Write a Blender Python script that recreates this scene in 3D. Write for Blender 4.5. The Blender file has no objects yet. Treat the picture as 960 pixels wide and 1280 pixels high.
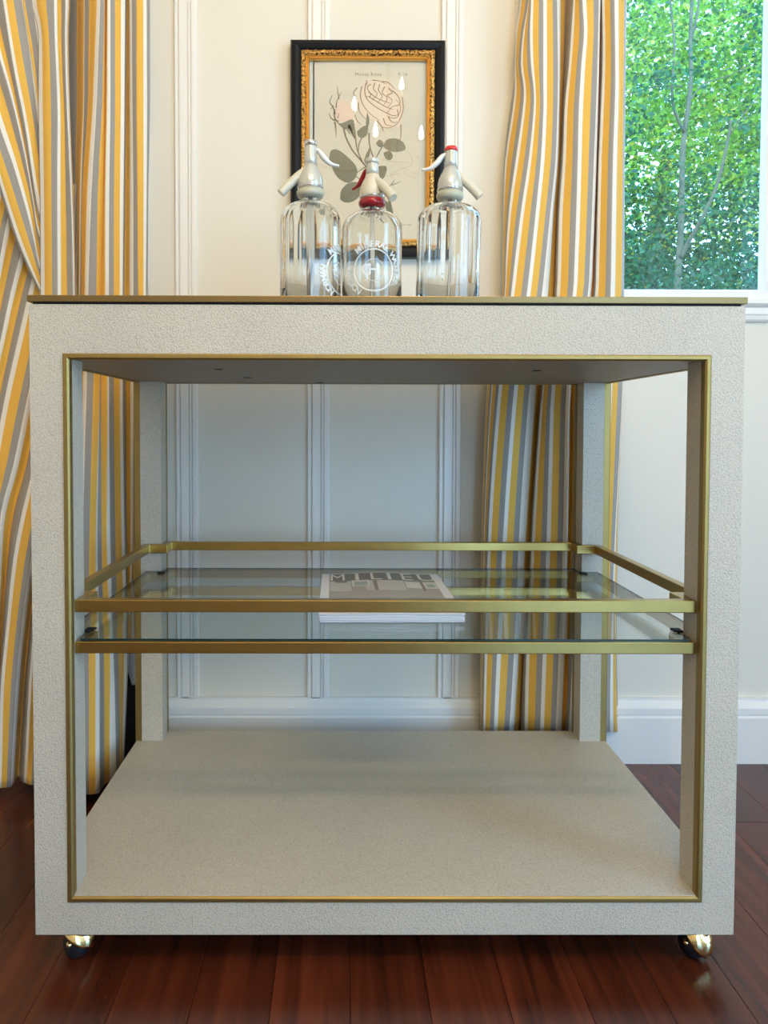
import bpy, bmesh, math, random
from mathutils import Vector, Matrix

random.seed(7)
S = bpy.context.scene
COL = S.collection
PI = math.pi

# ------------------------------------------------------------------ camera
F, PX, PY = 965.904, 432.117, 565.636
pitch, yaw, roll = 0.032511, 0.0038756, 0.0025376
CAM = Vector((-0.056861, -0.986079, 0.713672))
def _cam_rows():
    def app(v):
        x, y, z = v
        c, s = math.cos(yaw), math.sin(yaw); x, y = c*x - s*y, s*x + c*y
        c, s = math.cos(pitch), math.sin(pitch); y, z = c*y - s*z, s*y + c*z
        c, s = math.cos(roll), math.sin(roll); x, z = c*x + s*z, -s*x + c*z
        return (x, y, z)
    cols = [app(e) for e in ((1, 0, 0), (0, 1, 0), (0, 0, 1))]
    return [Vector((cols[0][i], cols[1][i], cols[2][i])) for i in range(3)]
_r = _cam_rows()
cd = bpy.data.cameras.new('camera'); cam = bpy.data.objects.new('camera', cd); COL.objects.link(cam)
_m = Matrix((_r[0], _r[2], -_r[1])).transposed().to_4x4(); _m.translation = CAM
cam.matrix_world = _m
cd.sensor_fit = 'AUTO'; cd.sensor_width = 36.0
cd.lens = F/1280*36.0
cd.shift_x = (480 - PX)/1280; cd.shift_y = (PY - 640)/1280
cd.clip_start = 0.02; cd.clip_end = 200
S.camera = cam

# ------------------------------------------------------------------ view, world, sun, daylight portals
S.view_settings.view_transform = 'Standard'; S.view_settings.look = 'None'
S.view_settings.gamma = 1.0; S.view_settings.exposure = -0.38
S.view_settings.use_curve_mapping = False
S.cycles.use_denoising = True
S.cycles.max_bounces = 14; S.cycles.diffuse_bounces = 5; S.cycles.glossy_bounces = 6
S.cycles.transmission_bounces = 12; S.cycles.transparent_max_bounces = 24
S.cycles.sample_clamp_indirect = 6.0
S.cycles.caustics_refractive = True; S.cycles.caustics_reflective = False

W = bpy.data.worlds.new('daylight_sky'); S.world = W; W.use_nodes = True
nt = W.node_tree; nt.nodes.clear()
o = nt.nodes.new('ShaderNodeOutputWorld'); bg = nt.nodes.new('ShaderNodeBackground')
tc = nt.nodes.new('ShaderNodeTexCoord'); sp = nt.nodes.new('ShaderNodeSeparateXYZ'); cr = nt.nodes.new('ShaderNodeValToRGB')
nt.links.new(tc.outputs['Generated'], sp.inputs[0]); nt.links.new(sp.outputs['Z'], cr.inputs[0])
cr.color_ramp.elements[0].position = 0.0; cr.color_ramp.elements[0].color = (0.38, 0.68, 1.0, 1)
cr.color_ramp.elements[1].position = 0.8; cr.color_ramp.elements[1].color = (0.14, 0.45, 1.0, 1)
nt.links.new(cr.outputs[0], bg.inputs[0]); bg.inputs[1].default_value = 12.5
nt.links.new(bg.outputs[0], o.inputs[0])

sd = bpy.data.lights.new('sun', 'SUN'); sun = bpy.data.objects.new('sun', sd); COL.objects.link(sun)
sd.energy = 7.0; sd.angle = 0.01; sd.color = (1.0, 0.93, 0.80)
sun.rotation_euler = Vector((0.25, 0.62, -0.75)).to_track_quat('-Z', 'Y').to_euler()

def portal(name, loc, nrm, w, h):
    l = bpy.data.lights.new(name, 'AREA'); l.shape = 'RECTANGLE'; l.size = w; l.size_y = h
    l.cycles.is_portal = True
    ob = bpy.data.objects.new(name, l); ob.location = loc
    ob.rotation_euler = Vector(nrm).to_track_quat('-Z', 'Y').to_euler(); COL.objects.link(ob)
XL, XR, YB, YW, ZC = -2.3, 2.1, -3.3, 0.65, 2.75       # room extents
RW = (-1.90, -0.85, 0.10, 2.15)                           # window in the right wall (y0, y1, z0, z1)
BW = (0.75, 1.98, 0.06, 1.95)                            # window in the wall behind the camera (x0, x1, z0, z1)
FW = (0.30, 1.33, 1.005, 2.20)                          # the window in view (x0, x1, z0, z1)
portal('portal', (XR+0.06, (RW[0]+RW[1])/2, (RW[2]+RW[3])/2), (-1, 0, 0), RW[1]-RW[0], RW[3]-RW[2])
portal('portal', ((BW[0]+BW[1])/2, YB-0.06, (BW[2]+BW[3])/2), (0, 1, 0), BW[1]-BW[0], BW[3]-BW[2])
portal('portal', ((FW[0]+FW[1])/2, YW+0.12, (FW[2]+FW[3])/2), (0, -1, 0), FW[1]-FW[0], FW[3]-FW[2])
BULB_L = 1750.0                                         # radiance of each candle bulb of the chandelier

# ------------------------------------------------------------------ material helpers
def new_mat(name):
    m = bpy.data.materials.new(name); m.use_nodes = True
    n = m.node_tree.nodes; return m, m.node_tree, n['Principled BSDF']
def pbr(name, col, rough=0.5, metal=0.0, spec=0.5, coat=0.0, trans=0.0, ior=1.45, noise=None, bump=None, sss=None):
    m, t, b = new_mat(name)
    b.inputs['Base Color'].default_value = (*col, 1); b.inputs['Roughness'].default_value = rough
    b.inputs['Metallic'].default_value = metal; b.inputs['Specular IOR Level'].default_value = spec
    b.inputs['Coat Weight'].default_value = coat; b.inputs['Transmission Weight'].default_value = trans
    b.inputs['IOR'].default_value = ior
    tcn = t.nodes.new('ShaderNodeTexCoord')
    if noise:                                           # (scale, amount): gentle tone variation
        nz = t.nodes.new('ShaderNodeTexNoise'); nz.inputs['Scale'].default_value = noise[0]; nz.inputs['Detail'].default_value = 5
        t.links.new(tcn.outputs['Object'], nz.inputs['Vector'])
        mx = t.nodes.new('ShaderNodeMixRGB'); a = noise[1]
        mx.inputs[1].default_value = (*[c*(1-a) for c in col], 1); mx.inputs[2].default_value = (*[min(1, c*(1+a)) for c in col], 1)
        t.links.new(nz.outputs['Fac'], mx.inputs[0]); t.links.new(mx.outputs[0], b.inputs['Base Color'])
    if bump:                                            # (scale, distance)
        nb = t.nodes.new('ShaderNodeTexNoise'); nb.inputs['Scale'].default_value = bump[0]; nb.inputs['Detail'].default_value = 4
        t.links.new(tcn.outputs['Object'], nb.inputs['Vector'])
        bp = t.nodes.new('ShaderNodeBump'); bp.inputs['Distance'].default_value = bump[1]; bp.inputs['Strength'].default_value = 0.7
        t.links.new(nb.outputs['Fac'], bp.inputs['Height']); t.links.new(bp.outputs[0], b.inputs['Normal'])
    return m

def thin_glass(name, tint, refl=1.0):
    m = bpy.data.materials.new(name); m.use_nodes = True; t = m.node_tree; t.nodes.clear()
    out = t.nodes.new('ShaderNodeOutputMaterial'); mx = t.nodes.new('ShaderNodeMixShader')
    tr = t.nodes.new('ShaderNodeBsdfTransparent'); gl = t.nodes.new('ShaderNodeBsdfGlossy'); fr = t.nodes.new('ShaderNodeLayerWeight')
    tr.inputs[0].default_value = (*tint, 1); gl.inputs['Roughness'].default_value = 0.0; fr.inputs[0].default_value = 0.5
    pw_ = t.nodes.new('ShaderNodeMath'); pw_.operation = 'POWER'; pw_.inputs[1].default_value = 5.0   # Schlick, the same from both sides
    t.links.new(fr.outputs['Facing'], pw_.inputs[0])
    mu = t.nodes.new('ShaderNodeMath'); mu.operation = 'MULTIPLY_ADD'; mu.inputs[1].default_value = 0.96*refl; mu.inputs[2].default_value = 0.04*refl
    t.links.new(pw_.outputs[0], mu.inputs[0]); t.links.new(mu.outputs[0], mx.inputs[0])
    t.links.new(tr.outputs[0], mx.inputs[1]); t.links.new(gl.outputs[0], mx.inputs[2]); t.links.new(mx.outputs[0], out.inputs[0])
    return m

def shagreen(name):
    m, t, b = new_mat(name); L = t.links.new
    tcn = t.nodes.new('ShaderNodeTexCoord')
    wob = t.nodes.new('ShaderNodeTexNoise'); wob.inputs['Scale'].default_value = 40; L(tcn.outputs['Object'], wob.inputs['Vector'])
    ad = t.nodes.new('ShaderNodeMixRGB'); ad.blend_type = 'ADD'; ad.inputs[0].default_value = 0.002
    L(tcn.outputs['Object'], ad.inputs[1]); L(wob.outputs['Color'], ad.inputs[2])
    vo = t.nodes.new('ShaderNodeTexVoronoi'); vo.inputs['Scale'].default_value = 480; L(ad.outputs[0], vo.inputs['Vector'])
    rp = t.nodes.new('ShaderNodeValToRGB')
    rp.color_ramp.elements[0].position = 0.25; rp.color_ramp.elements[0].color = (0.63, 0.565, 0.455, 1)
    rp.color_ramp.elements[1].position = 0.80; rp.color_ramp.elements[1].color = (0.50, 0.44, 0.345, 1)
    L(vo.outputs['Distance'], rp.inputs[0])
    nz = t.nodes.new('ShaderNodeTexNoise'); nz.inputs['Scale'].default_value = 7; nz.inputs['Detail'].default_value = 4; L(tcn.outputs['Object'], nz.inputs['Vector'])
    mr = t.nodes.new('ShaderNodeMapRange'); mr.inputs['To Min'].default_value = 0.90; mr.inputs['To Max'].default_value = 1.10; L(nz.outputs['Fac'], mr.inputs[0])
    mx = t.nodes.new('ShaderNodeMixRGB'); mx.blend_type = 'MULTIPLY'; mx.inputs[0].default_value = 1
    L(rp.outputs[0], mx.inputs[1]); L(mr.outputs[0], mx.inputs[2]); L(mx.outputs[0], b.inputs['Base Color'])
    inv = t.nodes.new('ShaderNodeMath'); inv.operation = 'SUBTRACT'; inv.inputs[0].default_value = 1.0; L(vo.outputs['Distance'], inv.inputs[1])
    bp = t.nodes.new('ShaderNodeBump'); bp.inputs['Distance'].default_value = 0.0010; bp.inputs['Strength'].default_value = 0.5
    L(inv.outputs[0], bp.inputs['Height']); L(bp.outputs[0], b.inputs['Normal'])
    b.inputs['Roughness'].default_value = 0.42; b.inputs['Specular IOR Level'].default_value = 0.45
    return m

def striped(name):
    m, t, b = new_mat(name); L = t.links.new
    uv = t.nodes.new('ShaderNodeUVMap'); uv.uv_map = 'UVMap'
    se = t.nodes.new('ShaderNodeSeparateXYZ'); L(uv.outputs[0], se.inputs[0])
    fr = t.nodes.new('ShaderNodeMath'); fr.operation = 'FLOORED_MODULO'; fr.inputs[1].default_value = 1.0; L(se.outputs['X'], fr.inputs[0])
    rp = t.nodes.new('ShaderNodeValToRGB'); r = rp.color_ramp; r.interpolation = 'CONSTANT'
    r.elements[0].position = 0.0; r.elements[0].color = (0.86, 0.80, 0.70, 1)
    r.elements[1].position = 0.235; r.elements[1].color = (0.82, 0.45, 0.06, 1)
    e = r.elements.new(0.66); e.color = (0.33, 0.30, 0.265, 1)
    L(fr.outputs[0], rp.inputs[0])
    wv = t.nodes.new('ShaderNodeTexNoise'); wv.inputs['Scale'].default_value = BULB_L; wv.inputs['Detail'].default_value = 6
    mp = t.nodes.new('ShaderNodeMapping'); mp.inputs['Scale'].default_value = (8, 0.6, 1); L(uv.outputs[0], mp.inputs[0]); L(mp.outputs[0], wv.inputs['Vector'])
    mr = t.nodes.new('ShaderNodeMapRange'); mr.inputs['To Min'].default_value = 0.86; mr.inputs['To Max'].default_value = 1.12; L(wv.outputs['Fac'], mr.inputs[0])
    mx = t.nodes.new('ShaderNodeMixRGB'); mx.blend_type = 'MULTIPLY'; mx.inputs[0].default_value = 1
    L(rp.outputs[0], mx.inputs[1]); L(mr.outputs[0], mx.inputs[2]); L(mx.outputs[0], b.inputs['Base Color'])
    b.inputs['Roughness'].default_value = 0.7; b.inputs['Sheen Weight'].default_value = 0.15
    bp = t.nodes.new('ShaderNodeBump'); bp.inputs['Distance'].default_value = 0.0006; bp.inputs['Strength'].default_value = 0.5
    L(wv.outputs['Fac'], bp.inputs['Height']); L(bp.outputs[0], b.inputs['Normal'])
    return m

def wood(name, base, k):
    m, t, b = new_mat(name); L = t.links.new
    tcn = t.nodes.new('ShaderNodeTexCoord'); oi = t.nodes.new('ShaderNodeObjectInfo')
    mp = t.nodes.new('ShaderNodeMapping'); mp.inputs['Scale'].default_value = (26, 1.6, 26)
    ad = t.nodes.new('ShaderNodeVectorMath'); ad.operation = 'ADD'; sc = t.nodes.new('ShaderNodeVectorMath'); sc.operation = 'SCALE'; sc.inputs['Scale'].default_value = 37.0
    L(oi.outputs['Random'], sc.inputs[0]); L(tcn.outputs['Object'], ad.inputs[0]); L(sc.outputs[0], ad.inputs[1]); L(ad.outputs[0], mp.inputs[0])
    nz = t.nodes.new('ShaderNodeTexNoise'); nz.inputs['Scale'].default_value = 1.0; nz.inputs['Detail'].default_value = 7; nz.inputs['Distortion'].default_value = 1.2
    L(mp.outputs[0], nz.inputs['Vector'])
    rp = t.nodes.new('ShaderNodeValToRGB'); r = rp.color_ramp
    r.elements[0].position = 0.32; r.elements[0].color = (*[c*0.5 for c in base], 1)
    r.elements[1].position = 0.68; r.elements[1].color = (*[c*1.5 for c in base], 1)
    L(nz.outputs['Fac'], rp.inputs[0])
    mr = t.nodes.new('ShaderNodeMapRange'); mr.inputs['To Min'].default_value = 0.75; mr.inputs['To Max'].default_value = 1.3; L(oi.outputs['Random'], mr.inputs[0])
    mx = t.nodes.new('ShaderNodeMixRGB'); mx.blend_type = 'MULTIPLY'; mx.inputs[0].default_value = 1
    L(rp.outputs[0], mx.inputs[1]); L(mr.outputs[0], mx.inputs[2]); L(mx.outputs[0], b.inputs['Base Color'])
    b.inputs['Roughness'].default_value = k
    bp = t.nodes.new('ShaderNodeBump'); bp.inputs['Distance'].default_value = 0.0004; bp.inputs['Strength'].default_value = 0.4
    L(nz.outputs['Fac'], bp.inputs['Height']); L(bp.outputs[0], b.inputs['Normal'])
    return m

def leaf_mat(name, c1, c2):
    m, t, b = new_mat(name); L = t.links.new
    geo = t.nodes.new('ShaderNodeNewGeometry'); rp = t.nodes.new('ShaderNodeValToRGB')
    rp.color_ramp.elements[0].color = (*c1, 1); rp.color_ramp.elements[1].color = (*c2, 1)
    L(geo.outputs['Random Per Island'], rp.inputs[0]); L(rp.outputs[0], b.inputs['Base Color'])
    b.inputs['Roughness'].default_value = 0.45
    tl = t.nodes.new('ShaderNodeBsdfTranslucent'); L(rp.outputs[0], tl.inputs[0])
    mx = t.nodes.new('ShaderNodeMixShader'); mx.inputs[0].default_value = 0.45
    out = t.nodes['Material Output']
    L(b.outputs[0], mx.inputs[1]); L(tl.outputs[0], mx.inputs[2]); L(mx.outputs[0], out.inputs[0])
    return m

M = {}
M['wall'] = pbr('wall_paint', (0.76, 0.705, 0.60), 0.55, noise=(3, 0.02), bump=(160, 0.0002))
M['trim'] = pbr('trim_paint', (0.84, 0.80, 0.74), 0.35)
M['ceil'] = pbr('ceiling_paint', (0.80, 0.77, 0.71), 0.7)
M['floor'] = pbr('subfloor', (0.02, 0.01, 0.006), 0.8)
M['wood'] = wood('red_brown_wood', (0.085, 0.018, 0.007), 0.24)
M['shag'] = shagreen('shagreen_leather')
M['brass'] = pbr('antique_brass', (0.46, 0.315, 0.10), 0.28, metal=1.0, noise=(30, 0.12), bump=(300, 0.0001))
M['bronze'] = pbr('bronze_edge', (0.25, 0.17, 0.070), 0.38, metal=0.9, noise=(20, 0.10))
M['trimbrass'] = pbr('dull_brass_edging', (0.36, 0.25, 0.085), 0.48, metal=1.0, noise=(25, 0.15))
M['polish'] = pbr('polished_brass', (0.90, 0.72, 0.36), 0.10, metal=1.0)
M['rubber'] = pbr('black_rubber', (0.012, 0.014, 0.02), 0.35)
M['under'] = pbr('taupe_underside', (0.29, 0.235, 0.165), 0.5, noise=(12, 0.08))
M['hole'] = pbr('screw_hole', (0.01, 0.01, 0.01), 0.8)
M['shelf'] = thin_glass('shelf_glass', (0.90, 0.935, 0.92))
M['edge'] = pbr('glass_edge', (0.01, 0.03, 0.028), 0.1)
M['pane'] = thin_glass('window_glass', (0.97, 0.99, 0.98))
M['picglass'] = thin_glass('picture_glass', (0.98, 0.98, 0.98))
M['stripe'] = striped('striped_curtain_cloth')
M['lining'] = pbr('pale_lining', (0.75, 0.78, 0.80), 0.7)
M['black'] = pbr('matte_black', (0.008, 0.007, 0.007), 0.7)
M['frame_black'] = pbr('black_frame_paint', (0.006, 0.0055, 0.006), 0.35, spec=0.3)
M['glassb'] = pbr('bottle_glass', (0.965, 0.985, 0.975), 0.0, trans=1.0, ior=1.48)
M['tube'] = pbr('glass_tube', (0.95, 0.95, 0.93), 0.05, trans=0.75, ior=1.3)
M['cream'] = pbr('cream_plastic', (0.66, 0.60, 0.46), 0.28, coat=0.4)
M['grey'] = pbr('grey_metal_head', (0.62, 0.61, 0.54), 0.22, metal=0.35, coat=0.5)
M['olive'] = pbr('grey_green_collar', (0.50, 0.48, 0.36), 0.30, coat=0.3)
M['white'] = pbr('white_plastic', (0.80, 0.78, 0.74), 0.25, coat=0.4)
M['red'] = pbr('dark_red_plastic', (0.33, 0.008, 0.014), 0.2, coat=0.5)
M['brightred'] = pbr('bright_red_plastic', (0.75, 0.03, 0.02), 0.25, coat=0.5)
M['chrome'] = pbr('chrome', (0.75, 0.75, 0.75), 0.12, metal=1.0)
M['page'] = pbr('white_paper', (0.86, 0.87, 0.90), 0.6)
M['sheet'] = pbr('aged_paper', (0.78, 0.69, 0.52), 0.8, noise=(25, 0.04))
M['mat'] = pbr('cream_mount', (0.78, 0.75, 0.64), 0.8)

def emboss_mat():
    m = bpy.data.materials.new('etched_glass'); m.use_nodes = True; t = m.node_tree; t.nodes.clear()
    out = t.nodes.new('ShaderNodeOutputMaterial'); mx = t.nodes.new('ShaderNodeMixShader'); mx.inputs[0].default_value = 0.72
    tr = t.nodes.new('ShaderNodeBsdfTransparent'); pb = t.nodes.new('ShaderNodeBsdfPrincipled')
    pb.inputs['Base Color'].default_value = (0.88, 0.93, 0.95, 1); pb.inputs['Roughness'].default_value = 0.25
    t.links.new(tr.outputs[0], mx.inputs[1]); t.links.new(pb.outputs[0], mx.inputs[2]); t.links.new(mx.outputs[0], out.inputs[0])
    return m
M['etch'] = emboss_mat()

def gilt():
    m, t, b = new_mat('carved_gilt'); L = t.links.new
    tcn = t.nodes.new('ShaderNodeTexCoord'); nz = t.nodes.new('ShaderNodeTexNoise'); nz.inputs['Scale'].default_value = 220; nz.inputs['Detail'].default_value = 3
    L(tcn.outputs['Object'], nz.inputs['Vector']); rp = t.nodes.new('ShaderNodeValToRGB')
    rp.color_ramp.elements[0].position = 0.40; rp.color_ramp.elements[0].color = (0.06, 0.018, 0.003, 1)
    rp.color_ramp.elements[1].position = 0.56; rp.color_ramp.elements[1].color = (0.80, 0.50, 0.16, 1)
    L(nz.outputs['Fac'], rp.inputs[0]); L(rp.outputs[0], b.inputs['Base Color'])
    b.inputs['Metallic'].default_value = 0.75; b.inputs['Roughness'].default_value = 0.35
    bp = t.nodes.new('ShaderNodeBump'); bp.inputs['Distance'].default_value = 0.002; L(nz.outputs['Fac'], bp.inputs['Height']); L(bp.outputs[0], b.inputs['Normal'])
    return m
M['gilt'] = gilt()
M['gold'] = pbr('plain_gilt', (0.78, 0.47, 0.14), 0.3, metal=0.8)

# ------------------------------------------------------------------ mesh helpers
def link(name, bm, mat, parent=None, org=None, smooth=False, mats=None):
    """one mesh object; bm in world coordinates when org (the parent's place) is given, local otherwise"""
    if org is not None: bmesh.ops.translate(bm, verts=bm.verts, vec=-Vector(org))
    me = bpy.data.meshes.new(name); bm.to_mesh(me); bm.free()
    for mm in (mats or [mat]): me.materials.append(mm)
    if smooth:
        for p in me.polygons: p.use_smooth = True
    ob = bpy.data.objects.new(name, me); COL.objects.link(ob)
    if parent is not None: ob.parent = parent
    return ob
def thing(name, label, cat, loc=(0, 0, 0), group=None, rotz=0):
    e = bpy.data.objects.new(name, None); COL.objects.link(e); e.location = loc; e.rotation_euler.z = rotz
    e.empty_display_size = 0.05
    tag(e, label, cat, group); return e
def tag(o_, label=None, cat=None, group=None, kind=None):
    if label: o_['label'] = label
    if cat: o_['category'] = cat
    if group: o_['group'] = group
    if kind: o_['kind'] = kind
    return o_
def struct(name, bm, mat, parent=None, org=None, mats=None, label=None, cat=None):
    ob = link(name, bm, mat, parent, org, mats=mats)
    if parent is None: ob['kind'] = 'structure'
    if label: ob['label'] = label
    if cat: ob['category'] = cat
    return ob
def box(bm, a, b, bevel=0.0, mi=0):
    vs = [bm.verts.new((x, y, z)) for x in (a[0], b[0]) for y in (a[1], b[1]) for z in (a[2], b[2])]
    fs = []
    for q in ((0, 1, 3, 2), (4, 6, 7, 5), (0, 4, 5, 1), (2, 3, 7, 6), (0, 2, 6, 4), (1, 5, 7, 3)):
        f = bm.faces.new([vs[i] for i in q]); f.material_index = mi; fs.append(f)
    if bevel:
        es = set(e for f in fs for e in f.edges)
        bmesh.ops.bevel(bm, geom=list(es), offset=bevel, segments=2, affect='EDGES', profile=0.6)
def B(a, b, bevel=0.0):
    bm = bmesh.new(); box(bm, a, b, bevel); return bm
def lathe(bm, prof, n=48, c=(0, 0, 0), rmod=None, close=False, mi=0):
    rings = []
    for k, (r, z) in enumerate(prof):
        ring = []
        for i in range(n):
            a = 2*PI*i/n; rr = r*(rmod(a, z) if rmod else 1)
            ring.append(bm.verts.new((c[0]+rr*math.cos(a), c[1]+rr*math.sin(a), c[2]+z)))
        rings.append(ring)
    m = len(rings)
    for k in range(m if close else m-1):
        A_, B_ = rings[k], rings[(k+1) % m]
        for i in range(n):
            f = bm.faces.new((A_[i], A_[(i+1) % n], B_[(i+1) % n], B_[i])); f.material_index = mi; f.smooth = True
    if not close:
        if prof[0][0] > 1e-5: bm.faces.new(rings[0][::-1]).material_index = mi
        if prof[-1][0] > 1e-5: bm.faces.new(rings[-1]).material_index = mi
def tube(bm, pts, rad, n=10, caps=True, flat=None):
    """pts: world points; rad: number or list. flat: (ky) squash"""
    pts = [Vector(p) for p in pts]; R_ = rad if isinstance(rad, (list, tuple)) else [rad]*len(pts)
    rings = []; up = Vector((0, 0, 1))
    prev = None
    for i, p in enumerate(pts):
        d = (pts[min(i+1, len(pts)-1)] - pts[max(i-1, 0)]).normalized()
        if prev is None:
            ref = up if abs(d.dot(up)) < 0.9 else Vector((0, 1, 0)); u = d.cross(ref).normalized()
        else:
            u = (prev - d*prev.dot(d)).normalized()
        prev = u; v = d.cross(u).normalized()
        rings.append([bm.verts.new(p + u*math.cos(2*PI*k/n)*R_[i] + v*math.sin(2*PI*k/n)*R_[i]*(flat or 1)) for k in range(n)])
    for a, b in zip(rings, rings[1:]):
        for k in range(n):
            f = bm.faces.new((a[k], a[(k+1) % n], b[(k+1) % n], b[k])); f.smooth = True
    if caps: bm.faces.new(rings[0][::-1]); bm.faces.new(rings[-1])
def smooth_path(pts, n=6):
    pts = [Vector(p) for p in pts]; out = []
    for i in range(len(pts)-1):
        p0, p1, p2, p3 = pts[max(i-1, 0)], pts[i], pts[i+1], pts[min(i+2, len(pts)-1)]
        for k in range(n):
            t = k/n
            out.append(0.5*((2*p1)+(p2-p0)*t+(2*p0-5*p1+4*p2-p3)*t*t+(3*p1-p0-3*p2+p3)*t**3))
    out.append(pts[-1]); return out
def prism(bm, poly, z0, z1, mi=0, mi_side=None):
    a = [bm.verts.new((x, y, z0)) for x, y in poly]; b = [bm.verts.new((x, y, z1)) for x, y in poly]
    bm.faces.new(a[::-1]).material_index = mi; bm.faces.new(b).material_index = mi
    for i in range(len(poly)):
        j = (i+1) % len(poly); bm.faces.new((a[i], a[j], b[j], b[i])).material_index = mi if mi_side is None else mi_side
def offset_poly(poly, d):
    """inward offset of a counter-clockwise polygon with square corners"""
    n = len(poly); out = []
    for i in range(n):
        p0, p1, p2 = Vector(poly[i-1]), Vector(poly[i]), Vector(poly[(i+1) % n])
        e1 = (p1-p0).normalized(); e2 = (p2-p1).normalized()
        n1 = Vector((-e1.y, e1.x)); n2 = Vector((-e2.y, e2.x))
        out.append(tuple(p1 + (n1+n2)*d if abs(n1.dot(n2)) < 0.5 else p1+n1*d))
    return out
def ring_bm(outer, w, z0, z1):
    inner = offset_poly(outer, w); bm = bmesh.new(); n = len(outer)
    V = [[bm.verts.new((x, y, z)) for x, y in P] for P in (outer, inner) for z in (z0, z1)]
    oa, ob_, ia, ib = V
    for i in range(n):
        j = (i+1) % n
        bm.faces.new((oa[i], oa[j], ob_[j], ob_[i])); bm.faces.new((ia[j], ia[i], ib[i], ib[j]))
        bm.faces.new((ob_[i], ob_[j], ib[j], ib[i])); bm.faces.new((oa[j], oa[i], ia[i], ia[j]))
    return bm
def frame_sweep(bm, x0, x1, z0, z1, y, prof, mi=0):
    """mitred picture-frame moulding; prof = closed list of (inset, depth towards the room)"""
    cs = [(x0, z0, 1, 1), (x1, z0, -1, 1), (x1, z1, -1, -1), (x0, z1, 1, -1)]
    rings = [[bm.verts.new((cx+sx*i, y-d, cz+sz*i)) for i, d in prof] for cx, cz, sx, sz in cs]
    n = len(prof)
    for k in range(4):
        a, b = rings[k], rings[(k+1) % 4]
        for i in range(n):
            j = (i+1) % n; bm.faces.new((a[i], a[j], b[j], b[i])).material_index = mi
def recalc(bm):
    bmesh.ops.recalc_face_normals(bm, faces=bm.faces); return bm
def bevel_mod(ob, w, seg=2):
    md = ob.modifiers.new('bevel', 'BEVEL'); md.width = w; md.segments = seg; md.limit_method = 'ANGLE'; md.angle_limit = 0.6
    return ob
def text_bm(body, size, spacing=1.0, depth=0.0, bold=0.0):
    cu = bpy.data.curves.new('lettering', 'FONT'); cu.body = body; cu.size = size; cu.align_x = 'CENTER'; cu.align_y = 'CENTER'
    cu.space_character = spacing; cu.extrude = depth; cu.offset = bold; cu.resolution_u = 3
    ob = bpy.data.objects.new('lettering', cu); COL.objects.link(ob)
    bpy.context.view_layer.update()
    me = bpy.data.meshes.new_from_object(ob.evaluated_get(bpy.context.evaluated_depsgraph_get()))
    bm = bmesh.new(); bm.from_mesh(me)
    bpy.data.objects.remove(ob); bpy.data.curves.remove(cu); bpy.data.meshes.remove(me)
    return bm
def add_bm(dst, src, mat=None):
    if mat is not None: bmesh.ops.transform(src, matrix=mat, verts=src.verts)
    me = bpy.data.meshes.new('tmp'); src.to_mesh(me); src.free(); dst.from_mesh(me); bpy.data.meshes.remove(me)

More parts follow.
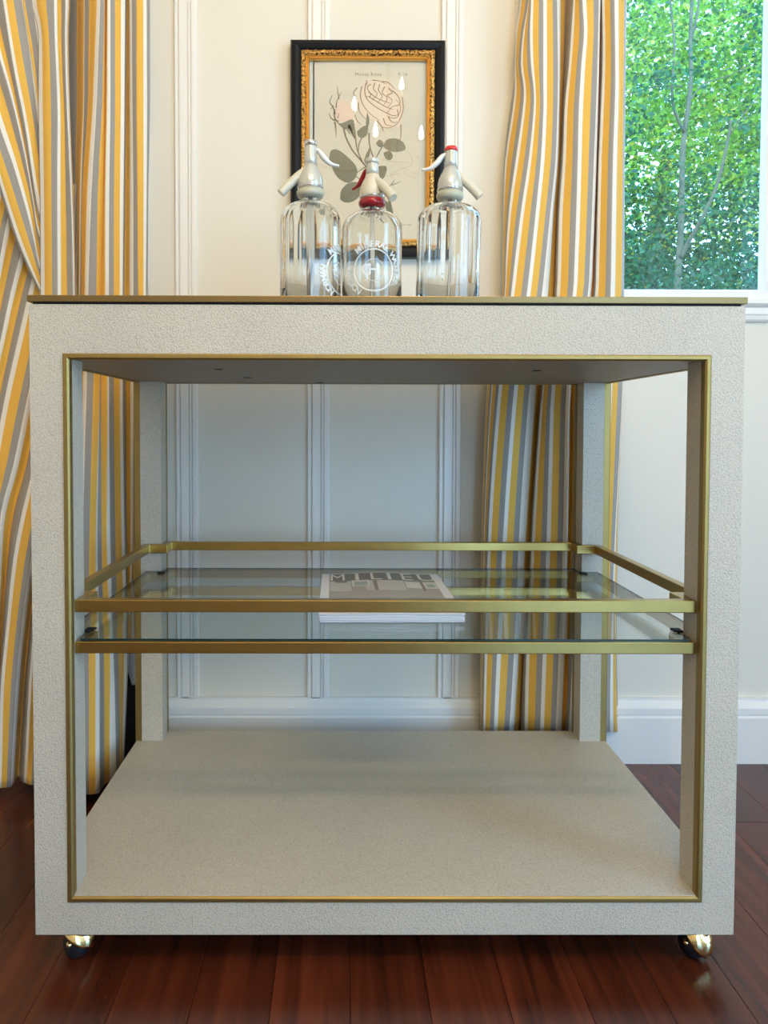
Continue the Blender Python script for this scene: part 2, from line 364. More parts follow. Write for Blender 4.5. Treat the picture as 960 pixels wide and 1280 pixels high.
# ------------------------------------------------------------------ traced fabric and tree lines, in metres
CURTAIN_RIGHT = [(-0.4,[(0.3158,0.64,2.35),(0.3158,0.64,2.1),(0.3158,0.64,1.85),(0.3158,0.64,1.72),(0.3158,0.64,1.64),(0.3158,0.64,1.5979),(0.3092,0.64,1.5328),(0.3024,0.64,1.4676),(0.2964,0.64,1.4185),(0.2889,0.64,1.3693),(0.2791,0.64,1.2708),(0.2786,0.64,1.1718),(0.2788,0.64,1.0725),(0.2783,0.64,0.9894),(0.2684,0.64,0.906),(0.2531,0.64,0.8055),(0.2449,0.64,0.6373),(0.2408,0.64,0.4679),(0.2394,0.64,0.2288),(0.239,0.64,0.0653)]),(0,[(0.3031,0.613,2.35),(0.3031,0.613,2.1),(0.3031,0.613,1.85),(0.3031,0.613,1.72),(0.3031,0.613,1.64),(0.3031,0.613,1.5832),(0.2955,0.613,1.5192),(0.2929,0.613,1.455),(0.2933,0.613,1.4068),(0.2887,0.613,1.3585),(0.2751,0.613,1.2615),(0.2725,0.613,1.1642),(0.2715,0.613,1.0665),(0.2711,0.613,0.9848),(0.2597,0.613,0.9028),(0.243,0.613,0.804),(0.2357,0.613,0.6385),(0.2325,0.613,0.472),(0.2322,0.613,0.2369),(0.2324,0.613,0.0761)]),(1,[(0.3137,0.589,2.35),(0.3137,0.589,2.1),(0.3137,0.589,1.85),(0.3137,0.589,1.72),(0.3137,0.589,1.64),(0.3137,0.589,1.5702),(0.3037,0.589,1.5072),(0.2994,0.589,1.444),(0.3058,0.589,1.3965),(0.3036,0.589,1.3489),(0.2909,0.589,1.2534),(0.2787,0.589,1.1575),(0.2732,0.589,1.0612),(0.2711,0.589,0.9807),(0.2606,0.589,0.9),(0.2466,0.589,0.8027),(0.2379,0.589,0.6397),(0.2331,0.589,0.4756),(0.2308,0.589,0.244),(0.2297,0.589,0.0856)]),(2,[(0.3157,0.577,2.35),(0.3157,0.577,2.1),(0.3157,0.577,1.85),(0.3157,0.577,1.72),(0.3157,0.577,1.64),(0.3157,0.577,1.5637),(0.3139,0.577,1.5012),(0.3165,0.577,1.4385),(0.3223,0.577,1.3914),(0.3227,0.577,1.3441),(0.3139,0.577,1.2494),(0.3003,0.577,1.1542),(0.2892,0.577,1.0586),(0.2808,0.577,0.9787),(0.2702,0.577,0.8986),(0.2589,0.577,0.802),(0.2468,0.577,0.6403),(0.239,0.577,0.4774),(0.2347,0.577,0.2476),(0.2325,0.577,0.0904)]),(3,[(0.338,0.571,2.35),(0.338,0.571,2.1),(0.338,0.571,1.85),(0.338,0.571,1.72),(0.338,0.571,1.64),(0.338,0.571,1.5606),(0.3387,0.571,1.4983),(0.3394,0.571,1.4358),(0.3399,0.571,1.3888),(0.3404,0.571,1.3418),(0.3365,0.571,1.2474),(0.3281,0.571,1.1526),(0.319,0.571,1.0574),(0.3106,0.571,0.9778),(0.3001,0.571,0.898),(0.2883,0.571,0.8018),(0.2762,0.571,0.6406),(0.2671,0.571,0.4784),(0.2577,0.571,0.2494),(0.2526,0.571,0.0928)]),(4,[(0.3691,0.586,2.35),(0.3691,0.586,2.1),(0.3691,0.586,1.85),(0.3691,0.586,1.72),(0.3691,0.586,1.64),(0.3691,0.586,1.5688),(0.3706,0.586,1.5059),(0.372,0.586,1.4429),(0.3725,0.586,1.3955),(0.372,0.586,1.348),(0.3694,0.586,1.2526),(0.3609,0.586,1.1569),(0.3523,0.586,1.0608),(0.3445,0.586,0.9805),(0.3341,0.586,0.8998),(0.3225,0.586,0.8027),(0.3112,0.586,0.64),(0.3029,0.586,0.4762),(0.2953,0.586,0.245),(0.2869,0.586,0.0869)]),(4.45,[(0.3886,0.616,2.35),(0.3886,0.616,2.1),(0.3886,0.616,1.85),(0.3886,0.616,1.72),(0.3886,0.616,1.64),(0.3886,0.616,1.5852),(0.3879,0.616,1.5211),(0.3873,0.616,1.4568),(0.3869,0.616,1.4085),(0.3867,0.616,1.3601),(0.3857,0.616,1.263),(0.3797,0.616,1.1654),(0.3767,0.616,1.0675),(0.3741,0.616,0.9856),(0.3654,0.616,0.9034),(0.3529,0.616,0.8045),(0.3423,0.616,0.6386),(0.3332,0.616,0.4717),(0.3188,0.616,0.2361),(0.3103,0.616,0.0749)]),(4.8,[(0.4002,0.628,2.35),(0.4002,0.628,2.1),(0.4002,0.628,1.85),(0.4002,0.628,1.72),(0.4002,0.628,1.64),(0.4002,0.628,1.5918),(0.3989,0.628,1.5272),(0.3976,0.628,1.4624),(0.3963,0.628,1.4137),(0.3946,0.628,1.3649),(0.3907,0.628,1.2671),(0.3861,0.628,1.1688),(0.3834,0.628,1.0702),(0.3807,0.628,0.9877),(0.3713,0.628,0.9049),(0.3577,0.628,0.8051),(0.3456,0.628,0.6381),(0.3361,0.628,0.4699),(0.325,0.628,0.2325),(0.3198,0.628,0.0702)]),(5,[(0.4036,0.589,2.35),(0.4036,0.589,2.1),(0.4036,0.589,1.85),(0.4036,0.589,1.72),(0.4036,0.589,1.64),(0.4036,0.589,1.5706),(0.4002,0.589,1.5076),(0.3964,0.589,1.4444),(0.392,0.589,1.3968),(0.3885,0.589,1.3492),(0.3863,0.589,1.2537),(0.3804,0.589,1.1578),(0.3787,0.589,1.0616),(0.3766,0.589,0.9811),(0.3662,0.589,0.9003),(0.3509,0.589,0.8029),(0.3397,0.589,0.6399),(0.3315,0.589,0.4758),(0.3224,0.589,0.2442),(0.3207,0.589,0.0857)]),(6,[(0.4162,0.5725,2.35),(0.4162,0.5725,2.1),(0.4162,0.5725,1.85),(0.4162,0.5725,1.72),(0.4162,0.5725,1.64),(0.4162,0.5725,1.5617),(0.4201,0.5725,1.4994),(0.4157,0.5725,1.4368),(0.4133,0.5725,1.3898),(0.4115,0.5725,1.3427),(0.4105,0.5725,1.2482),(0.4091,0.5725,1.1533),(0.4069,0.5725,1.0581),(0.4036,0.5725,0.9784),(0.3864,0.5725,0.8984),(0.3644,0.5725,0.8021),(0.3595,0.5725,0.6407),(0.3567,0.5725,0.4783),(0.3514,0.5725,0.2491),(0.3478,0.5725,0.0923)]),(7,[(0.4504,0.58,2.35),(0.4504,0.58,2.1),(0.4504,0.58,1.85),(0.4504,0.58,1.72),(0.4504,0.58,1.64),(0.4504,0.58,1.566),(0.4501,0.58,1.5033),(0.4494,0.58,1.4404),(0.4485,0.58,1.3932),(0.4475,0.58,1.3458),(0.4448,0.58,1.2509),(0.4424,0.58,1.1555),(0.4396,0.58,1.0598),(0.4355,0.58,0.9797),(0.4174,0.58,0.8994),(0.3956,0.58,0.8026),(0.3928,0.58,0.6405),(0.3913,0.58,0.4773),(0.3855,0.58,0.2469),(0.381,0.58,0.0894)]),(7.35,[(0.4689,0.622,2.35),(0.4689,0.622,2.1),(0.4689,0.622,1.85),(0.4689,0.622,1.72),(0.4689,0.622,1.64),(0.4689,0.622,1.5888),(0.4685,0.622,1.5245),(0.4682,0.622,1.4599),(0.4679,0.622,1.4114),(0.4676,0.622,1.3628),(0.4666,0.622,1.2653),(0.465,0.622,1.1674),(0.4624,0.622,1.0691),(0.4587,0.622,0.9869),(0.4415,0.622,0.9044),(0.4211,0.622,0.805),(0.4192,0.622,0.6385),(0.4184,0.622,0.471),(0.4144,0.622,0.2344),(0.4113,0.622,0.0727)]),(8,[(0.4633,0.595,2.35),(0.4633,0.595,2.1),(0.4633,0.595,1.85),(0.4633,0.595,1.72),(0.4633,0.595,1.64),(0.4633,0.595,1.5742),(0.4655,0.595,1.5109),(0.4662,0.595,1.4474),(0.4653,0.595,1.3997),(0.4638,0.595,1.352),(0.461,0.595,1.2561),(0.4598,0.595,1.1598),(0.4586,0.595,1.0632),(0.4565,0.595,0.9823),(0.4444,0.595,0.9012),(0.4294,0.595,0.8035),(0.4278,0.595,0.6398),(0.4269,0.595,0.4751),(0.4196,0.595,0.2425),(0.4134,0.595,0.0834)]),(9,[(0.4813,0.577,2.35),(0.4813,0.577,2.1),(0.4813,0.577,1.85),(0.4813,0.577,1.72),(0.4813,0.577,1.64),(0.4813,0.577,1.5645),(0.483,0.577,1.5019),(0.4845,0.577,1.4392),(0.485,0.577,1.392),(0.4844,0.577,1.3448),(0.4824,0.577,1.25),(0.4819,0.577,1.1548),(0.4817,0.577,1.0593),(0.4813,0.577,0.9794),(0.4805,0.577,0.8992),(0.4789,0.577,0.8026),(0.4734,0.577,0.6408),(0.467,0.577,0.4779),(0.4602,0.577,0.2479),(0.4524,0.577,0.0907)]),(9.6,[(0.5041,0.592,2.35),(0.5041,0.592,2.1),(0.5041,0.592,1.85),(0.5041,0.592,1.72),(0.5041,0.592,1.64),(0.5041,0.592,1.5727),(0.5044,0.592,1.5096),(0.5047,0.592,1.4462),(0.5049,0.592,1.3986),(0.5051,0.592,1.3509),(0.5054,0.592,1.2552),(0.5058,0.592,1.1591),(0.5061,0.592,1.0627),(0.506,0.592,0.982),(0.5044,0.592,0.901),(0.5012,0.592,0.8035),(0.4964,0.592,0.6401),(0.4918,0.592,0.4756),(0.4867,0.592,0.2435),(0.4872,0.592,0.0847)]),(9.95,[(0.5143,0.607,2.35),(0.5143,0.607,2.1),(0.5143,0.607,1.85),(0.5143,0.607,1.72),(0.5143,0.607,1.64),(0.5143,0.607,1.5809),(0.5146,0.607,1.5171),(0.5148,0.607,1.4532),(0.5149,0.607,1.4051),(0.5151,0.607,1.357),(0.5156,0.607,1.2604),(0.5165,0.607,1.1634),(0.5174,0.607,1.066),(0.518,0.607,0.9846),(0.518,0.607,0.9028),(0.5172,0.607,0.8044),(0.5119,0.607,0.6395),(0.5053,0.607,0.4734),(0.5002,0.607,0.239),(0.5007,0.607,0.0787)]),(10.3,[(0.5203,0.619,2.35),(0.5203,0.619,2.1),(0.5203,0.619,1.85),(0.5203,0.619,1.72),(0.5203,0.619,1.64),(0.5203,0.619,1.5875),(0.5203,0.619,1.5232),(0.5203,0.619,1.4588),(0.5203,0.619,1.4104),(0.5204,0.619,1.3618),(0.5208,0.619,1.2645),(0.5216,0.619,1.1668),(0.5225,0.619,1.0687),(0.5231,0.619,0.9866),(0.5234,0.619,0.9043),(0.5232,0.619,0.8051),(0.5192,0.619,0.6389),(0.5145,0.619,0.4716),(0.5128,0.619,0.2355),(0.5167,0.619,0.074)]),(10.8,[(0.5218,0.637,2.35),(0.5218,0.637,2.1),(0.5218,0.637,1.85),(0.5218,0.637,1.72),(0.5218,0.637,1.64),(0.5218,0.637,1.5972),(0.522,0.637,1.5323),(0.5222,0.637,1.4671),(0.5224,0.637,1.4182),(0.5226,0.637,1.3691),(0.5231,0.637,1.2707),(0.5239,0.637,1.1718),(0.5248,0.637,1.0726),(0.5254,0.637,0.9897),(0.526,0.637,0.9064),(0.5263,0.637,0.8061),(0.5248,0.637,0.6381),(0.5235,0.637,0.4689),(0.5251,0.637,0.2301),(0.5317,0.637,0.0668)])]
CURTAIN_INNER = [(0,[(-0.619,0.625,2.35),(-0.619,0.625,2.1),(-0.619,0.625,1.85),(-0.619,0.625,1.72),(-0.619,0.625,1.64),(-0.619,0.625,1.5855),(-0.6201,0.625,1.4728),(-0.6211,0.625,1.3596),(-0.616,0.625,1.197),(-0.6145,0.625,0.9922),(-0.6062,0.601,0.801),(-0.5983,0.5771,0.6383),(-0.5905,0.5519,0.4796),(-0.5843,0.531,0.3558),(-0.5796,0.5151,0.2649),(-0.5748,0.4989,0.1758),(-0.5661,0.47,0.03)]),(-0.33,[(-0.5993,0.615,2.35),(-0.5993,0.615,2.1),(-0.5993,0.615,1.85),(-0.5993,0.615,1.72),(-0.5993,0.615,1.64),(-0.5993,0.615,1.5801),(-0.6003,0.615,1.4682),(-0.6013,0.615,1.3557),(-0.606,0.615,1.194),(-0.6061,0.615,0.9905),(-0.598,0.5914,0.8005),(-0.5913,0.5676,0.6387),(-0.584,0.5424,0.4811),(-0.5779,0.5215,0.3581),(-0.5732,0.5054,0.2678),(-0.5683,0.4891,0.1793),(-0.5596,0.46,0.03)]),(-0.74,[(-0.5774,0.593,2.35),(-0.5774,0.593,2.1),(-0.5774,0.593,1.85),(-0.5774,0.593,1.72),(-0.5774,0.593,1.64),(-0.5774,0.593,1.5683),(-0.579,0.593,1.4579),(-0.5809,0.593,1.3469),(-0.5887,0.593,1.1875),(-0.5921,0.593,0.9867),(-0.5895,0.5713,0.7994),(-0.5832,0.5488,0.6396),(-0.5763,0.5247,0.4837),(-0.5705,0.5045,0.3621),(-0.566,0.489,0.2727),(-0.5613,0.4733,0.1851),(-0.553,0.445,0.03)]),(-1,[(-0.5752,0.591,2.35),(-0.5752,0.591,2.1),(-0.5752,0.591,1.85),(-0.5752,0.591,1.72),(-0.5752,0.591,1.64),(-0.5752,0.591,1.5672),(-0.5766,0.591,1.4569),(-0.5782,0.591,1.3461),(-0.5848,0.591,1.1869),(-0.589,0.591,0.9864),(-0.5871,0.569,0.7992),(-0.5807,0.546,0.6398),(-0.5736,0.5214,0.4843),(-0.5677,0.5008,0.363),(-0.563,0.485,0.2739),(-0.5583,0.4689,0.1867),(-0.5498,0.44,0.03)]),(-1.34,[(-0.5637,0.585,2.35),(-0.5637,0.585,2.1),(-0.5637,0.585,1.85),(-0.5637,0.585,1.72),(-0.5637,0.585,1.64),(-0.5637,0.585,1.564),(-0.5659,0.585,1.4541),(-0.5687,0.585,1.3437),(-0.5812,0.585,1.1851),(-0.5849,0.585,0.9854),(-0.5821,0.5637,0.799),(-0.577,0.5412,0.64),(-0.5706,0.5171,0.4849),(-0.5648,0.4969,0.3639),(-0.5602,0.4813,0.2751),(-0.5556,0.4654,0.1879),(-0.5473,0.437,0.03)]),(-1.765,[(-0.5448,0.573,2.35),(-0.5448,0.573,2.1),(-0.5448,0.573,1.85),(-0.5448,0.573,1.72),(-0.5448,0.573,1.64),(-0.5448,0.573,1.5576),(-0.5497,0.573,1.4485),(-0.5552,0.573,1.339),(-0.5669,0.573,1.1815),(-0.5733,0.573,0.9833),(-0.5715,0.5535,0.7984),(-0.5693,0.5325,0.6404),(-0.565,0.5098,0.486),(-0.5596,0.4907,0.3654),(-0.5554,0.476,0.2766),(-0.551,0.461,0.1895),(-0.5433,0.434,0.03)]),(-2,[(-0.537,0.569,2.35),(-0.537,0.569,2.1),(-0.537,0.569,1.85),(-0.537,0.569,1.72),(-0.537,0.569,1.64),(-0.537,0.569,1.5555),(-0.5417,0.569,1.4467),(-0.5468,0.569,1.3374),(-0.5574,0.569,1.1804),(-0.5656,0.569,0.9826),(-0.5639,0.5499,0.7982),(-0.5627,0.5293,0.6406),(-0.5594,0.5069,0.4865),(-0.5536,0.4881,0.366),(-0.5492,0.4736,0.2774),(-0.5453,0.4587,0.1904),(-0.5381,0.432,0.03)]),(-2.33,[(-0.5307,0.571,2.35),(-0.5307,0.571,2.1),(-0.5307,0.571,1.85),(-0.5307,0.571,1.72),(-0.5307,0.571,1.64),(-0.5307,0.571,1.5566),(-0.5337,0.571,1.4477),(-0.5371,0.571,1.3382),(-0.5463,0.571,1.181),(-0.5508,0.571,0.983),(-0.5516,0.5516,0.7984),(-0.551,0.5306,0.6406),(-0.5481,0.5079,0.4863),(-0.5434,0.4888,0.3658),(-0.5395,0.4741,0.2772),(-0.5353,0.459,0.1902),(-0.5277,0.432,0.03)]),(-2.74,[(-0.5314,0.581,2.35),(-0.5314,0.581,2.1),(-0.5314,0.581,1.85),(-0.5314,0.581,1.72),(-0.5314,0.581,1.64),(-0.5314,0.581,1.562),(-0.5325,0.581,1.4524),(-0.5338,0.581,1.3423),(-0.5382,0.581,1.1841),(-0.5454,0.581,0.9848),(-0.5427,0.56,0.7989),(-0.5415,0.5377,0.6403),(-0.5383,0.5137,0.4855),(-0.5329,0.4936,0.3647),(-0.5286,0.4781,0.276),(-0.5243,0.4623,0.1891),(-0.5165,0.434,0.03)]),(-3,[(-0.5333,0.591,2.35),(-0.5333,0.591,2.1),(-0.5333,0.591,1.85),(-0.5333,0.591,1.72),(-0.5333,0.591,1.64),(-0.5333,0.591,1.5674),(-0.5345,0.591,1.4571),(-0.5359,0.591,1.3463),(-0.54,0.591,1.1871),(-0.5477,0.591,0.9865),(-0.5442,0.569,0.7994),(-0.5414,0.546,0.6399),(-0.5369,0.5214,0.4843),(-0.529,0.5008,0.363),(-0.5232,0.485,0.274),(-0.5188,0.4689,0.1867),(-0.5109,0.44,0.03)]),(-3.33,[(-0.5296,0.583,2.35),(-0.5296,0.583,2.1),(-0.5296,0.583,1.85),(-0.5296,0.583,1.72),(-0.5296,0.583,1.64),(-0.5296,0.583,1.5631),(-0.5311,0.583,1.4533),(-0.5328,0.583,1.3431),(-0.5373,0.583,1.1847),(-0.5444,0.583,0.9851),(-0.5408,0.5668,0.7992),(-0.5365,0.5497,0.6397),(-0.5314,0.5312,0.4828),(-0.5253,0.5158,0.3595),(-0.5206,0.5039,0.2684),(-0.5171,0.4918,0.1784),(-0.5112,0.47,0.03)]),(-3.74,[(-0.5242,0.573,2.35),(-0.5242,0.573,2.1),(-0.5242,0.573,1.85),(-0.5242,0.573,1.72),(-0.5242,0.573,1.64),(-0.5242,0.573,1.5577),(-0.5257,0.573,1.4486),(-0.5274,0.573,1.3391),(-0.5318,0.573,1.1817),(-0.5333,0.573,0.9834),(-0.527,0.5608,0.799),(-0.5249,0.5476,0.6398),(-0.5225,0.5332,0.4826),(-0.516,0.5211,0.3583),(-0.5113,0.5117,0.266),(-0.5098,0.5022,0.1747),(-0.5066,0.485,0.03)]),(-4,[(-0.5187,0.573,2.35),(-0.5187,0.573,2.1),(-0.5187,0.573,1.85),(-0.5187,0.573,1.72),(-0.5187,0.573,1.64),(-0.5187,0.573,1.5577),(-0.5195,0.573,1.4487),(-0.5203,0.573,1.3391),(-0.5238,0.573,1.1817),(-0.5261,0.573,0.9835),(-0.5244,0.563,0.7991),(-0.5216,0.552,0.6396),(-0.5175,0.5401,0.4815),(-0.5122,0.53,0.3562),(-0.5075,0.5223,0.2629),(-0.5028,0.5143,0.1703),(-0.4971,0.5,0.03)]),(-4.67,[(-0.5041,0.583,2.35),(-0.5041,0.583,2.1),(-0.5041,0.583,1.85),(-0.5041,0.583,1.72),(-0.5041,0.583,1.64),(-0.5041,0.583,1.5632),(-0.5049,0.583,1.4534),(-0.5057,0.583,1.3432),(-0.5084,0.583,1.1848),(-0.5098,0.583,0.9853),(-0.5099,0.579,0.8),(-0.5088,0.5748,0.6386),(-0.5064,0.5702,0.477),(-0.503,0.5664,0.3476),(-0.5012,0.5635,0.2506),(-0.5017,0.5604,0.1536),(-0.5019,0.555,0.03)]),(-5,[(-0.4941,0.587,2.35),(-0.4941,0.587,2.1),(-0.4941,0.587,1.85),(-0.4941,0.587,1.72),(-0.4941,0.587,1.64),(-0.4941,0.587,1.5654),(-0.4956,0.587,1.4554),(-0.4972,0.587,1.3448),(-0.4999,0.587,1.186),(-0.5029,0.587,0.986),(-0.5036,0.5852,0.8004),(-0.5028,0.5833,0.6382),(-0.5007,0.5814,0.4753),(-0.4978,0.5798,0.3445),(-0.4965,0.5785,0.2461),(-0.5,0.5773,0.1475),(-0.5044,0.575,0.03)]),(-5.4,[(-0.4945,0.603,2.35),(-0.4945,0.603,2.1),(-0.4945,0.603,1.85),(-0.4945,0.603,1.72),(-0.4945,0.603,1.64),(-0.4945,0.603,1.5741),(-0.4956,0.603,1.4629),(-0.4968,0.603,1.3513),(-0.4995,0.603,1.1908),(-0.5025,0.603,0.9888),(-0.4998,0.6004,0.8012),(-0.4994,0.5982,0.6375),(-0.4991,0.5961,0.4731),(-0.4984,0.5945,0.341),(-0.4982,0.5933,0.2417),(-0.5021,0.5921,0.1421),(-0.507,0.59,0.03)]),(-6,[(-0.4781,0.581,2.35),(-0.4781,0.581,2.1),(-0.4781,0.581,1.85),(-0.4781,0.581,1.72),(-0.4781,0.581,1.64),(-0.4781,0.581,1.5622),(-0.4781,0.581,1.4526),(-0.478,0.581,1.3425),(-0.4774,0.581,1.1843),(-0.4786,0.581,0.985),(-0.4806,0.5839,0.8004),(-0.4829,0.5868,0.6381),(-0.4859,0.5899,0.474),(-0.4918,0.5925,0.3415),(-0.4977,0.5944,0.2414),(-0.5038,0.5964,0.1406),(-0.5098,0.6,0.03)]),(-6.4,[(-0.4654,0.575,2.35),(-0.4654,0.575,2.1),(-0.4654,0.575,1.85),(-0.4654,0.575,1.72),(-0.4654,0.575,1.64),(-0.4654,0.575,1.559),(-0.4661,0.575,1.4498),(-0.4668,0.575,1.3401),(-0.4662,0.575,1.1825),(-0.4658,0.575,0.984),(-0.4666,0.58,0.8002),(-0.4729,0.585,0.6382),(-0.4827,0.5902,0.474),(-0.4909,0.5945,0.3411),(-0.4978,0.5978,0.2404),(-0.5056,0.6011,0.1389),(-0.5134,0.607,0.03)]),(-7,[(-0.45,0.583,2.35),(-0.45,0.583,2.1),(-0.45,0.583,1.85),(-0.45,0.583,1.72),(-0.45,0.583,1.64),(-0.45,0.583,1.5635),(-0.4502,0.583,1.4537),(-0.4505,0.583,1.3434),(-0.4522,0.583,1.185),(-0.455,0.583,0.9854),(-0.4572,0.5873,0.8006),(-0.4649,0.5917,0.6379),(-0.4779,0.5964,0.4731),(-0.4898,0.6004,0.3397),(-0.4994,0.6034,0.2387),(-0.5082,0.6065,0.1369),(-0.5165,0.612,0.03)]),(-7.3,[(-0.4471,0.597,2.35),(-0.4471,0.597,2.1),(-0.4471,0.597,1.85),(-0.4471,0.597,1.72),(-0.4471,0.597,1.64),(-0.4471,0.597,1.5711),(-0.4477,0.597,1.4603),(-0.4484,0.597,1.349),(-0.4525,0.597,1.1892),(-0.4553,0.597,0.9879),(-0.457,0.5995,0.8013),(-0.465,0.6026,0.6374),(-0.4788,0.6061,0.4716),(-0.4914,0.609,0.3376),(-0.5016,0.6113,0.2363),(-0.5112,0.6137,0.1343),(-0.5199,0.618,0.03)])]
CURTAIN_EDGE = [(-0.35,[(-0.672,0.585,2.35),(-0.672,0.585,2.1),(-0.672,0.585,1.85),(-0.672,0.585,1.72),(-0.672,0.585,1.64),(-0.672,0.585,1.5635),(-0.6656,0.585,1.5244),(-0.6624,0.585,1.4883),(-0.6631,0.585,1.4222),(-0.6639,0.585,1.3433),(-0.6633,0.585,1.2642),(-0.6623,0.585,1.1848),(-0.6622,0.585,1.0892),(-0.6627,0.585,0.9851),(-0.6591,0.5699,0.7991),(-0.6513,0.5368,0.4818),(-0.6439,0.5058,0.2204),(-0.6254,0.45,0.03)]),(-0.08,[(-0.6728,0.567,2.35),(-0.6728,0.567,2.1),(-0.6728,0.567,1.85),(-0.6728,0.567,1.72),(-0.6728,0.567,1.64),(-0.6728,0.567,1.5537),(-0.6637,0.567,1.5151),(-0.6589,0.567,1.4794),(-0.6596,0.567,1.4141),(-0.6604,0.567,1.3361),(-0.6598,0.567,1.2579),(-0.6588,0.567,1.1794),(-0.6591,0.567,1.0848),(-0.6598,0.567,0.982),(-0.6552,0.5497,0.798),(-0.6452,0.5119,0.4855),(-0.6356,0.4765,0.2301),(-0.6225,0.435,0.03)]),(0,[(-0.668,0.559,2.35),(-0.668,0.559,2.1),(-0.668,0.559,1.85),(-0.668,0.559,1.72),(-0.668,0.559,1.64),(-0.668,0.559,1.5494),(-0.6593,0.559,1.5109),(-0.6547,0.559,1.4755),(-0.6554,0.559,1.4105),(-0.6562,0.559,1.3329),(-0.6555,0.559,1.2551),(-0.6546,0.559,1.177),(-0.6551,0.559,1.0829),(-0.6559,0.559,0.9806),(-0.651,0.541,0.7975),(-0.6401,0.5016,0.4871),(-0.6296,0.4648,0.234),(-0.6191,0.43,0.03)]),(0.5,[(-0.6439,0.549,2.35),(-0.6439,0.549,2.1),(-0.6439,0.549,1.85),(-0.6439,0.549,1.72),(-0.6439,0.549,1.64),(-0.6439,0.549,1.5441),(-0.6395,0.549,1.5059),(-0.6368,0.549,1.4706),(-0.6356,0.549,1.4061),(-0.6351,0.549,1.329),(-0.635,0.549,1.2516),(-0.6351,0.549,1.1741),(-0.6351,0.549,1.0806),(-0.6355,0.549,0.9789),(-0.6304,0.5303,0.797),(-0.6189,0.4893,0.489),(-0.6079,0.451,0.2386),(-0.6009,0.425,0.03)]),(1,[(-0.6213,0.549,2.35),(-0.6213,0.549,2.1),(-0.6213,0.549,1.85),(-0.6213,0.549,1.72),(-0.6213,0.549,1.64),(-0.6213,0.549,1.5442),(-0.6209,0.549,1.5059),(-0.6205,0.549,1.4707),(-0.6182,0.549,1.4061),(-0.6164,0.549,1.3291),(-0.6175,0.549,1.2517),(-0.6186,0.549,1.1741),(-0.6191,0.549,1.0807),(-0.6197,0.549,0.979),(-0.6146,0.5303,0.797),(-0.603,0.4893,0.4891),(-0.5918,0.451,0.2386),(-0.5846,0.425,0.03)]),(1.6,[(-0.6117,0.559,2.35),(-0.6117,0.559,2.1),(-0.6117,0.559,1.85),(-0.6117,0.559,1.72),(-0.6117,0.559,1.64),(-0.6117,0.559,1.5497),(-0.612,0.559,1.5112),(-0.6124,0.559,1.4756),(-0.6105,0.559,1.4107),(-0.6074,0.559,1.3331),(-0.6072,0.559,1.2553),(-0.6073,0.559,1.1772),(-0.6068,0.559,1.0831),(-0.6067,0.559,0.9808),(-0.6022,0.541,0.7976),(-0.5922,0.5016,0.4872),(-0.5827,0.4648,0.2341),(-0.5731,0.43,0.03)]),(2,[(-0.6001,0.553,2.35),(-0.6001,0.553,2.1),(-0.6001,0.553,1.85),(-0.6001,0.553,1.72),(-0.6001,0.553,1.64),(-0.6001,0.553,1.5465),(-0.601,0.553,1.5081),(-0.6016,0.553,1.4727),(-0.6011,0.553,1.408),(-0.599,0.553,1.3307),(-0.5961,0.553,1.2532),(-0.5933,0.553,1.1754),(-0.5912,0.553,1.0817),(-0.5904,0.553,0.9798),(-0.5861,0.535,0.7973),(-0.5769,0.4956,0.4882),(-0.5681,0.4588,0.2361),(-0.5612,0.43,0.03)]),(2.25,[(-0.5975,0.561,2.35),(-0.5975,0.561,2.1),(-0.5975,0.561,1.85),(-0.5975,0.561,1.72),(-0.5975,0.561,1.64),(-0.5975,0.561,1.5508),(-0.5994,0.561,1.5122),(-0.6005,0.561,1.4767),(-0.5999,0.561,1.4116),(-0.5979,0.561,1.334),(-0.5958,0.561,1.256),(-0.5938,0.561,1.1778),(-0.5916,0.561,1.0836),(-0.5908,0.561,0.9812),(-0.5865,0.5437,0.7978),(-0.5767,0.5059,0.4866),(-0.5672,0.4705,0.2322),(-0.557,0.435,0.03)]),(2.7,[(-0.6028,0.583,2.35),(-0.6028,0.583,2.1),(-0.6028,0.583,1.85),(-0.6028,0.583,1.72),(-0.6028,0.583,1.64),(-0.6028,0.583,1.5628),(-0.6047,0.583,1.5236),(-0.6059,0.583,1.4876),(-0.6058,0.583,1.4216),(-0.6048,0.583,1.3428),(-0.6024,0.583,1.2637),(-0.5998,0.583,1.1844),(-0.5976,0.583,1.0889),(-0.5967,0.583,0.985),(-0.5932,0.5679,0.7992),(-0.5845,0.5348,0.4822),(-0.5761,0.5038,0.2212),(-0.5592,0.45,0.03)])]
